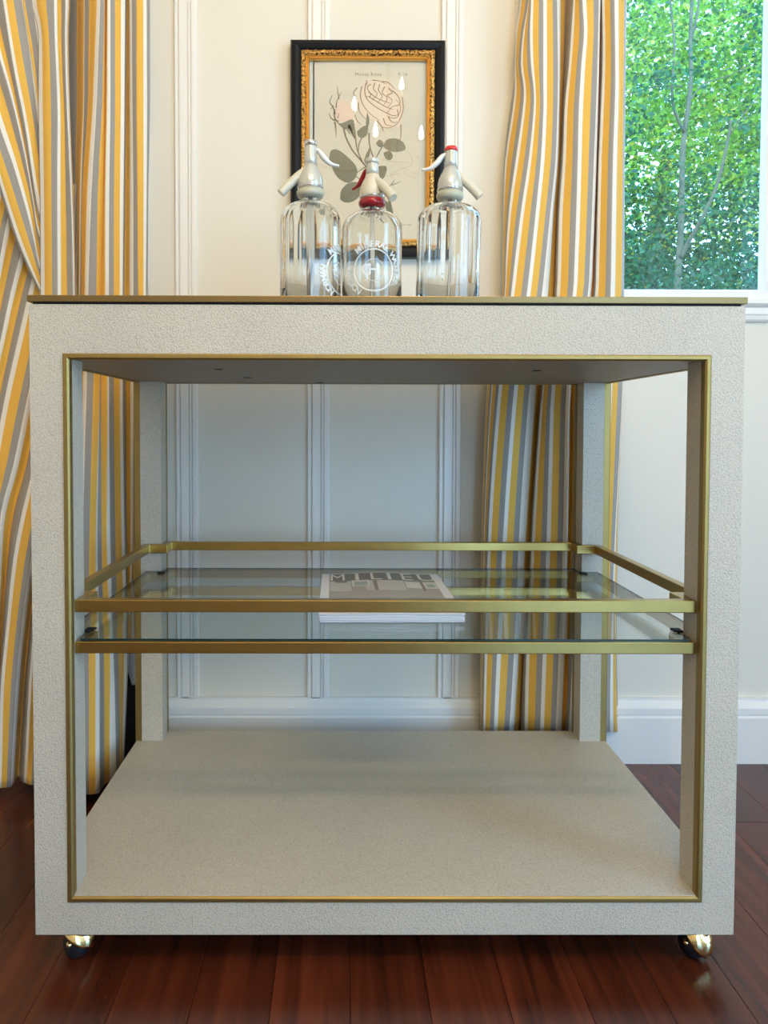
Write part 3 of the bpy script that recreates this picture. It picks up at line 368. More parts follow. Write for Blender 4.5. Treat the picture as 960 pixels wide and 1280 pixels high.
CURTAIN_SWAG = [(-3.3,[(-0.6522,0.584,0.9529),(-0.6714,0.5823,0.9913),(-0.6897,0.5805,1.03),(-0.7062,0.5788,1.0693),(-0.7197,0.5771,1.1094),(-0.7315,0.5754,1.1501),(-0.7431,0.5736,1.1908),(-0.755,0.5719,1.2311),(-0.7667,0.5702,1.2712),(-0.7783,0.5685,1.3113),(-0.7899,0.5667,1.3511),(-0.8014,0.565,1.3908),(-0.8971,0.5704,1.5826),(-0.9793,0.5758,1.7745),(-1.0465,0.5812,1.9663),(-1.0957,0.5866,2.1582),(-1.12,0.592,2.35)]),(-3,[(-0.6499,0.578,0.9568),(-0.6676,0.575,0.9952),(-0.6844,0.572,1.0339),(-0.6997,0.569,1.0729),(-0.7124,0.566,1.1126),(-0.7235,0.563,1.1527),(-0.7344,0.56,1.1926),(-0.7455,0.557,1.2322),(-0.7564,0.554,1.2715),(-0.7672,0.551,1.3107),(-0.7779,0.548,1.3496),(-0.7886,0.545,1.3882),(-0.8826,0.5504,1.5806),(-0.9634,0.5558,1.7729),(-1.0294,0.5612,1.9653),(-1.0779,0.5666,2.1576),(-1.1017,0.572,2.35)]),(-2.5,[(-0.649,0.5762,0.9725),(-0.6662,0.5728,1.0154),(-0.6803,0.5694,1.0593),(-0.6936,0.5661,1.1032),(-0.7065,0.5627,1.1469),(-0.719,0.5593,1.1904),(-0.7311,0.5559,1.2337),(-0.7428,0.5525,1.2768),(-0.7543,0.5491,1.3196),(-0.7656,0.5458,1.3623),(-0.7768,0.5424,1.4046),(-0.788,0.539,1.4467),(-0.873,0.5444,1.6274),(-0.9461,0.5498,1.808),(-1.0058,0.5552,1.9887),(-1.0496,0.5606,2.1693),(-1.0712,0.566,2.35)]),(-2,[(-0.6493,0.5774,0.9886),(-0.666,0.5743,1.0362),(-0.6748,0.5711,1.0862),(-0.6849,0.568,1.1354),(-0.697,0.5649,1.1838),(-0.7102,0.5618,1.2316),(-0.7254,0.5586,1.2783),(-0.7402,0.5555,1.3249),(-0.754,0.5524,1.3714),(-0.7674,0.5493,1.4178),(-0.7806,0.5461,1.4639),(-0.7938,0.543,1.5097),(-0.8679,0.5484,1.6778),(-0.9317,0.5538,1.8458),(-0.9837,0.5592,2.0139),(-1.0219,0.5646,2.1819),(-1.0407,0.57,2.35)]),(-1.4,[(-0.6474,0.5816,1.0214),(-0.6667,0.5794,1.0711),(-0.6754,0.5771,1.1241),(-0.6839,0.5749,1.1771),(-0.6956,0.5727,1.2289),(-0.7085,0.5704,1.2801),(-0.7216,0.5682,1.3309),(-0.7355,0.5659,1.3813),(-0.75,0.5637,1.4311),(-0.765,0.5615,1.4805),(-0.7801,0.5592,1.5296),(-0.795,0.557,1.5785),(-0.8578,0.5624,1.7328),(-0.9117,0.5678,1.8871),(-0.9558,0.5732,2.0414),(-0.9881,0.5786,2.1957),(-1.0041,0.584,2.35)]),(-1,[(-0.6491,0.5786,1.0526),(-0.6677,0.5757,1.1048),(-0.6755,0.5729,1.1601),(-0.6831,0.57,1.2154),(-0.6927,0.5671,1.2696),(-0.7034,0.5642,1.3233),(-0.7155,0.5614,1.3762),(-0.7299,0.5585,1.4282),(-0.7436,0.5556,1.48),(-0.7569,0.5527,1.5316),(-0.7701,0.5499,1.5829),(-0.7832,0.547,1.6338),(-0.8422,0.5524,1.777),(-0.8929,0.5578,1.9203),(-0.9343,0.5632,2.0635),(-0.9647,0.5686,2.2068),(-0.9797,0.574,2.35)]),(-0.4,[(-0.6498,0.581,1.0755),(-0.6684,0.5786,1.13),(-0.6776,0.5763,1.187),(-0.6855,0.5739,1.2444),(-0.6951,0.5715,1.3008),(-0.7055,0.5692,1.3566),(-0.7166,0.5668,1.4121),(-0.7286,0.5645,1.4669),(-0.7397,0.5621,1.5217),(-0.7503,0.5597,1.5763),(-0.7606,0.5574,1.6306),(-0.7708,0.555,1.6846),(-0.8225,0.5604,1.8177),(-0.867,0.5658,1.9508),(-0.9033,0.5712,2.0838),(-0.9299,0.5766,2.2169),(-0.9431,0.582,2.35)]),(0,[(-0.6479,0.5762,1.0871),(-0.6646,0.5728,1.1461),(-0.6735,0.5694,1.2066),(-0.6806,0.5661,1.2673),(-0.6887,0.5627,1.3274),(-0.6994,0.5593,1.3864),(-0.7083,0.5559,1.4452),(-0.7157,0.5525,1.504),(-0.7228,0.5491,1.5623),(-0.7295,0.5458,1.6202),(-0.7361,0.5424,1.6778),(-0.7427,0.539,1.7349),(-0.7955,0.5444,1.8579),(-0.8409,0.5498,1.9809),(-0.878,0.5552,2.104),(-0.9052,0.5606,2.227),(-0.9186,0.566,2.35)]),(0.5,[(-0.6444,0.5768,1.1349),(-0.6587,0.5735,1.19),(-0.6668,0.5703,1.2461),(-0.6735,0.567,1.3022),(-0.6819,0.5638,1.3576),(-0.6911,0.5605,1.4124),(-0.6991,0.5573,1.4671),(-0.7063,0.554,1.5215),(-0.7125,0.5508,1.5757),(-0.7179,0.5475,1.6296),(-0.723,0.5443,1.6831),(-0.7282,0.541,1.7363),(-0.7762,0.5464,1.859),(-0.8175,0.5518,1.9818),(-0.8512,0.5572,2.1045),(-0.876,0.5626,2.2273),(-0.8881,0.568,2.35)]),(1,[(-0.6484,0.5804,1.1993),(-0.6586,0.5779,1.2494),(-0.6632,0.5754,1.3003),(-0.6676,0.5729,1.3509),(-0.6723,0.5704,1.4011),(-0.6775,0.5679,1.451),(-0.6837,0.5655,1.5005),(-0.6898,0.563,1.5498),(-0.6952,0.5605,1.5988),(-0.7002,0.558,1.6476),(-0.7052,0.5555,1.6962),(-0.7101,0.553,1.7445),(-0.7544,0.5584,1.8656),(-0.7925,0.5638,1.9867),(-0.8236,0.5692,2.1078),(-0.8464,0.5746,2.2289),(-0.8576,0.58,2.35)]),(1.26,[(-0.646,0.5786,1.2067),(-0.6549,0.5757,1.2561),(-0.6587,0.5729,1.306),(-0.6625,0.57,1.3557),(-0.6678,0.5671,1.4048),(-0.6735,0.5642,1.4536),(-0.6795,0.5614,1.502),(-0.6852,0.5585,1.5502),(-0.6903,0.5556,1.5982),(-0.6951,0.5527,1.6459),(-0.6998,0.5499,1.6933),(-0.7045,0.547,1.7405),(-0.7457,0.5524,1.8624),(-0.7811,0.5578,1.9843),(-0.8101,0.5632,2.1062),(-0.8313,0.5686,2.2281),(-0.8418,0.574,2.35)]),(1.67,[(-0.6442,0.5786,1.2225),(-0.6528,0.5757,1.2705),(-0.6578,0.5729,1.3188),(-0.6617,0.57,1.3669),(-0.6655,0.5671,1.4148),(-0.6699,0.5642,1.4623),(-0.6764,0.5614,1.5092),(-0.6828,0.5585,1.5558),(-0.6879,0.5556,1.6023),(-0.6925,0.5527,1.6486),(-0.6969,0.5499,1.6947),(-0.7014,0.547,1.7405),(-0.736,0.5524,1.8624),(-0.7658,0.5578,1.9843),(-0.7901,0.5632,2.1062),(-0.808,0.5686,2.2281),(-0.8167,0.574,2.35)]),(2,[(-0.6404,0.578,1.2618),(-0.6474,0.575,1.3062),(-0.6516,0.572,1.3507),(-0.6543,0.569,1.3952),(-0.6571,0.566,1.4394),(-0.6604,0.563,1.4832),(-0.6652,0.56,1.5266),(-0.6702,0.557,1.5697),(-0.6754,0.554,1.6125),(-0.6807,0.551,1.655),(-0.6861,0.548,1.6972),(-0.6913,0.545,1.7392),(-0.7229,0.5504,1.8614),(-0.7501,0.5558,1.9835),(-0.7723,0.5612,2.1057),(-0.7886,0.5666,2.2278),(-0.7966,0.572,2.35)]),(2.6,[(-0.6354,0.5816,1.2631),(-0.6413,0.5794,1.308),(-0.6455,0.5771,1.3529),(-0.6486,0.5749,1.3977),(-0.6519,0.5727,1.4423),(-0.6552,0.5704,1.4866),(-0.6583,0.5682,1.5307),(-0.6621,0.5659,1.5746),(-0.6665,0.5637,1.6181),(-0.6712,0.5615,1.6614),(-0.676,0.5592,1.7045),(-0.6807,0.557,1.7473),(-0.7045,0.5624,1.8678),(-0.725,0.5678,1.9884),(-0.7417,0.5732,2.1089),(-0.754,0.5786,2.2295),(-0.76,0.584,2.35)])]
CURTAIN_FLARE = [(-1,[(-0.7549,0.612,1.2088),(-0.7759,0.612,1.1277),(-0.7921,0.612,1.0627),(-0.8097,0.612,0.9893),(-0.823,0.5976,0.8977),(-0.8395,0.5767,0.7668),(-0.8484,0.5558,0.6387),(-0.8525,0.5401,0.5444),(-0.8538,0.5245,0.4517),(-0.8523,0.5036,0.3306),(-0.8491,0.4827,0.2123),(-0.8454,0.4618,0.0969),(-0.8434,0.45,0.03)]),(0,[(-0.7239,0.608,1.2076),(-0.7442,0.608,1.1268),(-0.7572,0.608,1.0619),(-0.7726,0.608,0.9888),(-0.7845,0.5927,0.8973),(-0.8011,0.5705,0.7667),(-0.8078,0.5484,0.6391),(-0.8096,0.5317,0.5454),(-0.8099,0.5151,0.4534),(-0.8087,0.4929,0.3334),(-0.8062,0.4707,0.2165),(-0.8031,0.4485,0.1026),(-0.8037,0.44,0.03)]),(0.6,[(-0.706,0.62,1.2114),(-0.7268,0.62,1.13),(-0.7427,0.62,1.0646),(-0.7584,0.62,0.9909),(-0.7703,0.6065,0.8989),(-0.7865,0.5869,0.7673),(-0.795,0.5673,0.6383),(-0.7987,0.5526,0.5432),(-0.8009,0.5379,0.4495),(-0.8018,0.5183,0.3269),(-0.8014,0.4986,0.207),(-0.8004,0.479,0.0896),(-0.7959,0.46,0.03)]),(1,[(-0.6783,0.608,1.2078),(-0.6996,0.608,1.1269),(-0.717,0.608,1.0621),(-0.7365,0.608,0.9889),(-0.7501,0.5927,0.8974),(-0.769,0.5705,0.7668),(-0.7762,0.5484,0.6392),(-0.7783,0.5317,0.5455),(-0.7788,0.5151,0.4535),(-0.778,0.4929,0.3335),(-0.7758,0.4707,0.2165),(-0.7732,0.4485,0.1026),(-0.7738,0.44,0.03)]),(1.6,[(-0.6633,0.62,1.2116),(-0.6827,0.62,1.1301),(-0.6995,0.62,1.0648),(-0.72,0.62,0.991),(-0.7356,0.6056,0.8989),(-0.7552,0.5847,0.7673),(-0.7697,0.5638,0.6385),(-0.776,0.5481,0.5437),(-0.777,0.5325,0.4505),(-0.7756,0.5116,0.3287),(-0.7731,0.4907,0.2097),(-0.7697,0.4698,0.0936),(-0.7638,0.45,0.03)]),(2,[(-0.6498,0.61,1.2085),(-0.6677,0.61,1.1276),(-0.6828,0.61,1.0626),(-0.7006,0.61,0.9893),(-0.7159,0.5954,0.8978),(-0.7374,0.5741,0.767),(-0.7515,0.5528,0.6391),(-0.7565,0.5368,0.545),(-0.7565,0.5208,0.4525),(-0.7546,0.4996,0.3318),(-0.7514,0.4783,0.214),(-0.748,0.457,0.0991),(-0.7473,0.447,0.03)]),(3,[(-0.6157,0.606,1.2074),(-0.6309,0.606,1.1267),(-0.643,0.606,1.0619),(-0.6571,0.606,0.9888),(-0.6707,0.5919,0.8975),(-0.6917,0.5714,0.767),(-0.7111,0.5509,0.6392),(-0.7302,0.5355,0.5452),(-0.7309,0.5201,0.4527),(-0.7272,0.4996,0.3318),(-0.7236,0.4791,0.2137),(-0.7195,0.4585,0.0984),(-0.72,0.453,0.03)]),(3.6,[(-0.6148,0.622,1.2124),(-0.6261,0.622,1.1309),(-0.6351,0.622,1.0654),(-0.646,0.622,0.9916),(-0.6574,0.6098,0.8997),(-0.6772,0.5922,0.7678),(-0.6969,0.5745,0.6382),(-0.7186,0.5612,0.5424),(-0.7255,0.548,0.4479),(-0.728,0.5303,0.324),(-0.7268,0.5126,0.2023),(-0.724,0.4949,0.0829),(-0.7178,0.475,0.03)]),(4,[(-0.606,0.606,1.2075),(-0.6139,0.606,1.1267),(-0.6201,0.606,1.062),(-0.628,0.606,0.9889),(-0.6356,0.5923,0.8977),(-0.6518,0.5725,0.7672),(-0.6705,0.5526,0.6393),(-0.6891,0.5377,0.545),(-0.7016,0.5228,0.4523),(-0.7071,0.5029,0.331),(-0.7112,0.483,0.2124),(-0.706,0.4632,0.0965),(-0.7057,0.458,0.03)]),(5,[(-0.6027,0.606,1.2075),(-0.6053,0.606,1.1268),(-0.6073,0.606,1.062),(-0.6102,0.606,0.9889),(-0.6127,0.5927,0.8978),(-0.6269,0.5733,0.7673),(-0.6427,0.554,0.6393),(-0.6551,0.5395,0.5449),(-0.6687,0.525,0.452),(-0.68,0.5056,0.3304),(-0.6843,0.4862,0.2113),(-0.6846,0.4669,0.0949),(-0.6862,0.462,0.03)]),(5.6,[(-0.6073,0.624,1.2131),(-0.6089,0.624,1.1314),(-0.6102,0.624,1.066),(-0.612,0.624,0.9921),(-0.6134,0.6141,0.9003),(-0.6242,0.5996,0.7682),(-0.6372,0.5852,0.6378),(-0.6494,0.5743,0.5411),(-0.6696,0.5635,0.4453),(-0.6822,0.549,0.3192),(-0.6901,0.5346,0.1949),(-0.6934,0.5201,0.0722),(-0.6885,0.5,0.03)]),(6,[(-0.6002,0.608,1.2081),(-0.6013,0.608,1.1273),(-0.6022,0.608,1.0625),(-0.6034,0.608,0.9893),(-0.6027,0.5963,0.8982),(-0.609,0.5793,0.7675),(-0.6195,0.5622,0.6389),(-0.6346,0.5495,0.5439),(-0.6498,0.5367,0.45),(-0.6609,0.5196,0.3268),(-0.6652,0.5026,0.2058),(-0.6664,0.4856,0.087),(-0.6679,0.48,0.03)]),(6.7,[(-0.604,0.624,1.2131),(-0.6047,0.624,1.1315),(-0.6053,0.624,1.066),(-0.6059,0.624,0.9921),(-0.6032,0.6114,0.9),(-0.6031,0.5931,0.768),(-0.6058,0.5748,0.6384),(-0.6137,0.561,0.5426),(-0.6252,0.5473,0.4482),(-0.6484,0.529,0.3244),(-0.6532,0.5106,0.2031),(-0.6538,0.4923,0.0841),(-0.6485,0.47,0.03)]),(7.2,[(-0.5999,0.612,1.2093),(-0.5999,0.612,1.1283),(-0.5999,0.612,1.0633),(-0.6002,0.612,0.99),(-0.5974,0.6012,0.8988),(-0.5938,0.5854,0.7678),(-0.5909,0.5697,0.6386),(-0.5915,0.5579,0.543),(-0.5942,0.5461,0.4485),(-0.605,0.5303,0.3241),(-0.6119,0.5146,0.2018),(-0.62,0.4989,0.0814),(-0.6256,0.49,0.03)]),(8,[(-0.5983,0.612,1.2094),(-0.5983,0.612,1.1283),(-0.5983,0.612,1.0634),(-0.5986,0.612,0.99),(-0.5953,0.6003,0.8987),(-0.5907,0.5833,0.7677),(-0.586,0.5662,0.6388),(-0.583,0.5535,0.5435),(-0.5804,0.5407,0.4494),(-0.58,0.5236,0.3259),(-0.5804,0.5066,0.2045),(-0.5827,0.4896,0.0853),(-0.5849,0.48,0.03)])]
TRUNK = [([(2.9529,6.0,1.5447),(2.9579,6.0125,2.0056),(2.9837,6.025,2.5163),(2.9935,6.0375,3.126),(3.0135,6.05,3.3796),(3.0535,6.0625,3.6477),(3.0756,6.075,3.9515),(3.0687,6.0875,4.2626),(3.0979,6.1,4.9982)],0.034,0.014),([(3.0005,6.03,3.372),(2.8914,5.984,3.5512),(2.8474,5.938,3.7348),(2.8434,5.892,4.0673),(2.7828,5.846,4.4347),(2.7433,5.8,4.8157)],0.014,0.007),([(2.9773,6.0,2.2463),(3.0182,5.92,2.384),(3.0644,5.84,2.511),(3.1615,5.76,2.7786),(3.2128,5.68,3.1059),(3.2098,5.6,3.3104)],0.022,0.01),([(3.2168,5.65,3.1892),(3.2997,5.5667,3.3506),(3.4515,5.4833,3.5397),(3.6613,5.4,3.8127)],0.006,0.004),([(3.048,6.05,3.6425),(3.2051,6.1,3.8281),(3.4459,6.15,3.9228),(3.689,6.2,4.0546)],0.008,0.004),([(2.9663,6.0,3.7622),(2.7038,5.9333,3.7321),(2.4328,5.8667,3.633),(2.0971,5.8,3.535)],0.007,0.004),([(3.0823,6.1,4.2192),(3.1585,6.15,4.4944),(3.2302,6.2,5.0591)],0.012,0.008)]
TRUNK2 = [([(4.5882,8.0,2.154),(4.6964,8.0,2.3201),(4.7666,8.0,2.5227),(4.9909,8.0,2.8907),(5.295,8.0,3.8056)],0.05,0.03)]
BULBS = [(-0.0048,-1.55,2.2836),(0.2401,-1.75,2.4677),(0.0889,-1.3,2.0629),(0.3092,-1.42,2.0952)]
# ------------------------------------------------------------------ room shell
def wall_with_hole(bm, axis, at, thick, u0, u1, z1, hole):
    hu0, hu1, hz0, hz1 = hole
    for a0, a1, b0, b1 in ((u0, hu0, 0, z1), (hu1, u1, 0, z1), (hu0, hu1, 0, hz0), (hu0, hu1, hz1, z1)):
        if axis == 'y': box(bm, (a0, at, b0), (a1, at+thick, b1))
        else: box(bm, (at, a0, b0), (at+thick, a1, b1))
T = 0.16
bm = bmesh.new(); wall_with_hole(bm, 'y', YW, T, XL-T, XR+T, ZC, FW); struct('wall_front', bm, M['wall'])
bm = bmesh.new(); wall_with_hole(bm, 'y', YB-T, T, XL-T, XR+T, ZC, BW); struct('wall_back', bm, M['wall'])
bm = bmesh.new(); wall_with_hole(bm, 'x', XR, T, YB, YW, ZC, RW); struct('wall_right', bm, M['wall'])
struct('wall_left', B((XL-T, YB, 0), (XL, YW, ZC)), M['wall'])
struct('ceiling', B((XL-1.2, YB-1.2, ZC), (XR+1.0, YW+0.7, ZC+0.1)), M['ceil'])
floor = struct('floor', B((XL, YB, -0.05), (XR, YW, -0.019)), M['floor'])
# planks, laid towards the window wall, each its own board
pw = 0.098; n = int((XR-XL)/pw)
pm = {}
for L_ in (0.9, 1.2, 1.5, 1.9):
    bm = B((-pw/2+0.0003, 0, -0.018), (pw/2-0.0003, L_-0.0012, 0.0), 0.0005)
    me = bpy.data.meshes.new('plank'); bm.to_mesh(me); bm.free(); me.materials.append(M['wood']); pm[L_] = me
for i in range(n+1):
    x = XL + pw*(i+0.5); y = YB - random.random()*0.9
    if x + pw/2 > XR: break
    while y < YW:
        L_ = random.choice((0.9, 1.2, 1.5, 1.9))
        if y + L_ > YB and abs(x) < 1.9:
            ob = bpy.data.objects.new('plank', pm[L_]); COL.objects.link(ob); ob.parent = floor
            ob.location = (x, y, 0)
            if y+L_ > YW or y < YB:                      # boards cut at the walls
                a, b_ = max(y, YB), min(y+L_, YW)
                bm = B((-pw/2+0.0003, a-y, -0.018), (pw/2-0.0003, b_-y-0.0012, 0.0), 0.0005)
                me = bpy.data.meshes.new('plank'); bm.to_mesh(me); bm.free(); me.materials.append(M['wood']); ob.data = me
        y += L_
# panel battens on the window wall
prof = [(0, 0), (0, .004), (.002, .007), (.0075, .007), (.0095, .0035), (.0105, .0035), (.0115, .0085), (.0275, .0085), (.0285, .0035), (.0295, .0035),
        (.0305, .0075), (.0335, .0075), (.0345, .0035), (.0355, .0035), (.0365, .0075), (.045, .0075), (.047, .004), (.047, 0)]
for k, x0 in enumerate((-0.6865, -0.409, -0.132, 0.146)):
    bm = bmesh.new(); a = [bm.verts.new((x0+u, YW-d, 0.137)) for u, d in prof]; b = [bm.verts.new((x0+u, YW-d, ZC)) for u, d in prof]
    for i in range(len(prof)-1): bm.faces.new((a[i], a[i+1], b[i+1], b[i]))
    bm.faces.new(a); struct('trim_%d' % (k+1), recalc(bm), M['trim'])
struct('trim_5', B((-0.66, YW-0.011, 0.137), (-0.461, YW, ZC), 0.001), M['trim'])
# baseboard with stepped cap
bp_ = [(0, 0), (.018, 0), (.018, .098), (.0155, .1005), (.0145, .103), (.0175, .105), (.0175, .119), (.015, .124), (.010, .130), (.0085, .1335), (.0085, .139), (0, .139)]
def baseboard(name, x0, x1):
    bm = bmesh.new(); a = [bm.verts.new((x0, YW-d, z)) for d, z in bp_]; b = [bm.verts.new((x1, YW-d, z)) for d, z in bp_]
    for i in range(len(bp_)): bm.faces.new((a[i], a[(i+1) % len(bp_)], b[(i+1) % len(bp_)], b[i]))
    bm.faces.new(a); bm.faces.new(b); struct(name, recalc(bm), M['trim'])
baseboard('baseboard_front', -0.461, XR); baseboard('baseboard_front', XL, -0.704)
# the window in view
bm = bmesh.new(); x0, x1, z0, z1 = FW
frame_sweep(bm, x0-0.0, x1, z0-0.026, z1+0.02, YW+0.045, [(0, 0), (0, .060), (.022, .060), (.026, .050), (.026, 0)])
w1 = struct('window_1', recalc(bm), M['trim'])
bm = bmesh.new(); box(bm, (0.848, YW+0.034, z0-0.004), (0.892, YW+0.06, z1), 0.003); link('mullion', bm, M['trim'], w1)
for a, b in ((x0+0.022, 0.851), (0.889, x1-0.022)):
    link('pane', B((a, YW+0.052, z0-0.006), (b, YW+0.056, z1)), M['pane'], w1)
bm = bmesh.new()
pf = [(0, .938), (.006, .938), (.010, .942), (.012, .950), (.014, .953), (.014, .966), (.020, .970), (.024, .974), (.024, .980), (.021, .983), (0, .983)]
a = [bm.verts.new((x0-.03, YW-d, z)) for d, z in pf]; b = [bm.verts.new((x1+.03, YW-d, z)) for d, z in pf]
for i in range(len(pf)): bm.faces.new((a[i], a[(i+1) % len(pf)], b[(i+1) % len(pf)], b[i]))
bm.faces.new(a); bm.faces.new(b); link('window_sill', recalc(bm), M['trim'], w1)
# windows out of view that let the daylight in
def grid_window(name, axis, at, hole, nu, nz):
    u0, u1, z0, z1 = hole; bm = bmesh.new()
    def bx(a0, a1, b0, b1):
        if axis == 'x': box(bm, (at, a0, b0), (at+0.05, a1, b1))
        else: box(bm, (a0, at, b0), (a1, at+0.05, b1))
    bx(u0, u1, z0, z0+.05); bx(u0, u1, z1-.05, z1)
    for i in range(nu+1):
        u = u0+(u1-u0)*i/nu; w_ = .05 if i in (0, nu) else .03; bx(max(u0, u-w_), min(u1, u+w_), z0, z1)
    for i in range(1, nz):
        z = z0+(z1-z0)*i/nz; bx(u0, u1, z-.012, z+.012)
    struct(name, bm, M['trim'])
grid_window('window_2', 'x', XR+0.02, RW, 1, 1)
grid_window('window_3', 'y', YB-0.09, BW, 1, 1)

# ------------------------------------------------------------------ curtains
def cat1(a, b, c, d, t):
    return 0.5*((2*b)+(c-a)*t+(2*a-5*b+4*c-d)*t*t+(3*b-a-3*c+d)*t**3)
def drape(name, cols, parent, org, ns=6, nv=3, hem=False):
    S_ = [c[0] for c in cols]; P = [[Vector(p) for p in c[1]] for c in cols]; nl = len(P[0])
    P = [smooth_path(c, nv) for c in P]; nl = len(P[0])
    bm = bmesh.new(); uvl = bm.loops.layers.uv.new('UVMap'); grid = []
    n = len(P)
    for i in range(n-1):
        for k in range(ns if i < n-2 else ns+1):
            t = k/ns; i0, i3 = max(i-1, 0), min(i+2, n-1); row = []
            e = 3*t*t-2*t*t*t
            for j in range(nl):
                p = P[i][j].lerp(P[i+1][j], t)
                c = cat1(P[i0][j], P[i][j], P[i+1][j], P[i3][j], t)
                row.append(bm.verts.new((0.5*p.x+0.5*c.x, 0.35*c.y+0.65*(P[i][j].y+(P[i+1][j].y-P[i][j].y)*e), c.z)))
            grid.append((S_[i]+(S_[i+1]-S_[i])*t, row))
    for (sa, a), (sb, b) in zip(grid, grid[1:]):
        L0 = 0.0
        for j in range(nl-1):
            L1 = L0+(a[j+1].co-a[j].co).length
            f = bm.faces.new((a[j], a[j+1], b[j+1], b[j])); f.smooth = True
            for lp, uv in zip(f.loops, ((sa, L0), (sa, L1), (sb, L1), (sb, L0))): lp[uvl].uv = uv
            L0 = L1
    ob = link(name, bm, M['stripe'], parent, org)
    md = ob.modifiers.new('thickness', 'SOLIDIFY'); md.thickness = 0.0016; md.offset = 0
    return ob
cr_ = (0.38, 0.58, 0.0)
t = thing('curtain', 'yellow, grey and white striped curtain hanging right of the picture beside the window', 'curtain', cr_, 'striped curtains')
drape('drape', CURTAIN_RIGHT, t, cr_)
cl_ = (-0.53, 0.52, 0.0)
t = thing('curtain', 'striped curtain hanging straight down to the floor between cart and left wall panelling', 'curtain', cl_, 'striped curtains')
drape('drape', CURTAIN_INNER, t, cl_); drape('front_fold', CURTAIN_EDGE, t, cl_)
bm = bmesh.new()
pts = [(-.508, .626, .335), (-.511, .625, .31), (-.513, .624, .26), (-.509, .624, .21), (-.500, .626, .17)]
g = [[bm.verts.new((p[0]+w_*(.04-max(0, .21-p[2])*.3), p[1]+0.004*math.sin(w_*5), p[2])) for w_ in (0, .3, .6, 1)] for p in smooth_path(pts, 4)]
for a, b in zip(g, g[1:]):
    for i in range(3): bm.faces.new((a[i], a[i+1], b[i+1], b[i])).smooth = True
ob = tag(link('lining', bm, M['lining'], t, cl_), 'pale blue-white lining edge'); md = ob.modifiers.new('thickness', 'SOLIDIFY'); md.thickness = 0.0015
cs_ = (-0.66, 0.50, 0.0)
t = thing('curtain', 'striped curtain swept diagonally at the far left edge, flaring to the floor', 'curtain', cs_, 'striped curtains')
drape('swag', CURTAIN_SWAG, t, cs_); drape('drape', CURTAIN_FLARE, t, cs_)
ob = link('dark_gap_panel', B((-0.70, 0.628, 0.0), (-0.466, 0.649, 0.36), 0.002), M['black'])  # made-up panel, added so the gap behind the hem stays black
tag(ob, 'added low black panel standing in for the dark gap behind the left curtain hems', 'panel')
bm = bmesh.new(); tube(bm, [(-1.5, .575, 2.37), (1.6, .575, 2.37)], .014, 12)
for x in (-1.5, 1.6): lathe(bm, [(.0, -.03), (.025, -.02), (.03, 0), (.025, .02), (0, .03)], 16, (x, .575, 2.37))
for x in (-1.3, 0.1, 1.4): box(bm, (x-.006, .575, 2.362), (x+.006, YW, 2.378))
tag(link('curtain_rod', bm, M['brass']), 'brass rod above the frame that the striped curtains hang from', 'curtain rod')

# ------------------------------------------------------------------ bar cart
HX, D, ZB, ZT, LG, OX = 0.455, 0.5453, 0.0527, 0.8688, 0.0502, 0.4123
OB, OT, TW = 0.0966, 0.8067, 0.0075                     # opening outer edges and trim width
co = (0, D/2, 0)
cart = thing('bar_cart', 'cream shagreen rolling bar cart with antique brass edging and glass shelf', 'bar cart', co)
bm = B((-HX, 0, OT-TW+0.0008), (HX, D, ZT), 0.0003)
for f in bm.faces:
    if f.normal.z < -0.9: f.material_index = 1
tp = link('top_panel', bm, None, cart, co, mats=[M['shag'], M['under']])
for x, y in ((-.242, .17), (-.222, .36), (.235, .18), (-.1, .5)):
    bm = bmesh.new(); lathe(bm, [(.0065, 0), (.0065, .0006), (.003, .0008)], 14, (x, y, OT-TW-0.0001)); link('screw_hole', bm, M['hole'], tp, co)
bm = B((-HX-.0015, -0.003, 0.8715), (HX+.0015, D+.003, 0.8799), 0.0008)
tag(link('top_edge', bm, M['bronze'], cart, co), 'thin bronze-coloured top slab')
link('top_inset', B((-HX+.012, .012, .8797), (HX-.012, D-.012, .8803)), M['shag'], cart, co)
link('shadow_gap', B((-HX+.004, .004, ZT-.0005), (HX-.004, D-.004, .872)), M['black'], cart, co)  # black filler, paints in the thin shadow line under the slab
link('bottom_shelf', B((-HX, 0, ZB), (HX, D, OB+.0088), 0.0003), M['shag'], cart, co)
for sx in (-1, 1):
    for y0 in (0, D-LG):
        xa, xb = sorted((sx*HX, sx*(HX-LG)))
        link('leg', B((xa, y0, OB+.0080), (xb, y0+LG, OT-TW+.001), 0.0003), M['shag'], cart, co)
# brass edging round the four openings
pr = [(0, 0), (0, .0016), (.0016, .0026), (.0054, .0026), (.0078, .0006), (.0078, -.010), (.0072, -.010), (.0072, 0)]
def opening(y, flip):
    bm = bmesh.new(); frame_sweep(bm, -OX, OX, OB, OT, 0, pr)
    for v in bm.verts: v.co.y = y + (v.co.y if not flip else -v.co.y)
    return recalc(bm)
link('brass_trim', opening(0, False), M['trimbrass'], cart, co); link('brass_trim', opening(D, True), M['trimbrass'], cart, co)
for sx in (-1, 1):
    bm = bmesh.new(); frame_sweep(bm, LG-TW, D-LG+TW, OB, OT, 0, pr)
    for v in bm.verts: v.co = Vector((sx*(HX - v.co.y), v.co.x, v.co.z))
    link('brass_trim', recalc(bm), M['trimbrass'], cart, co)
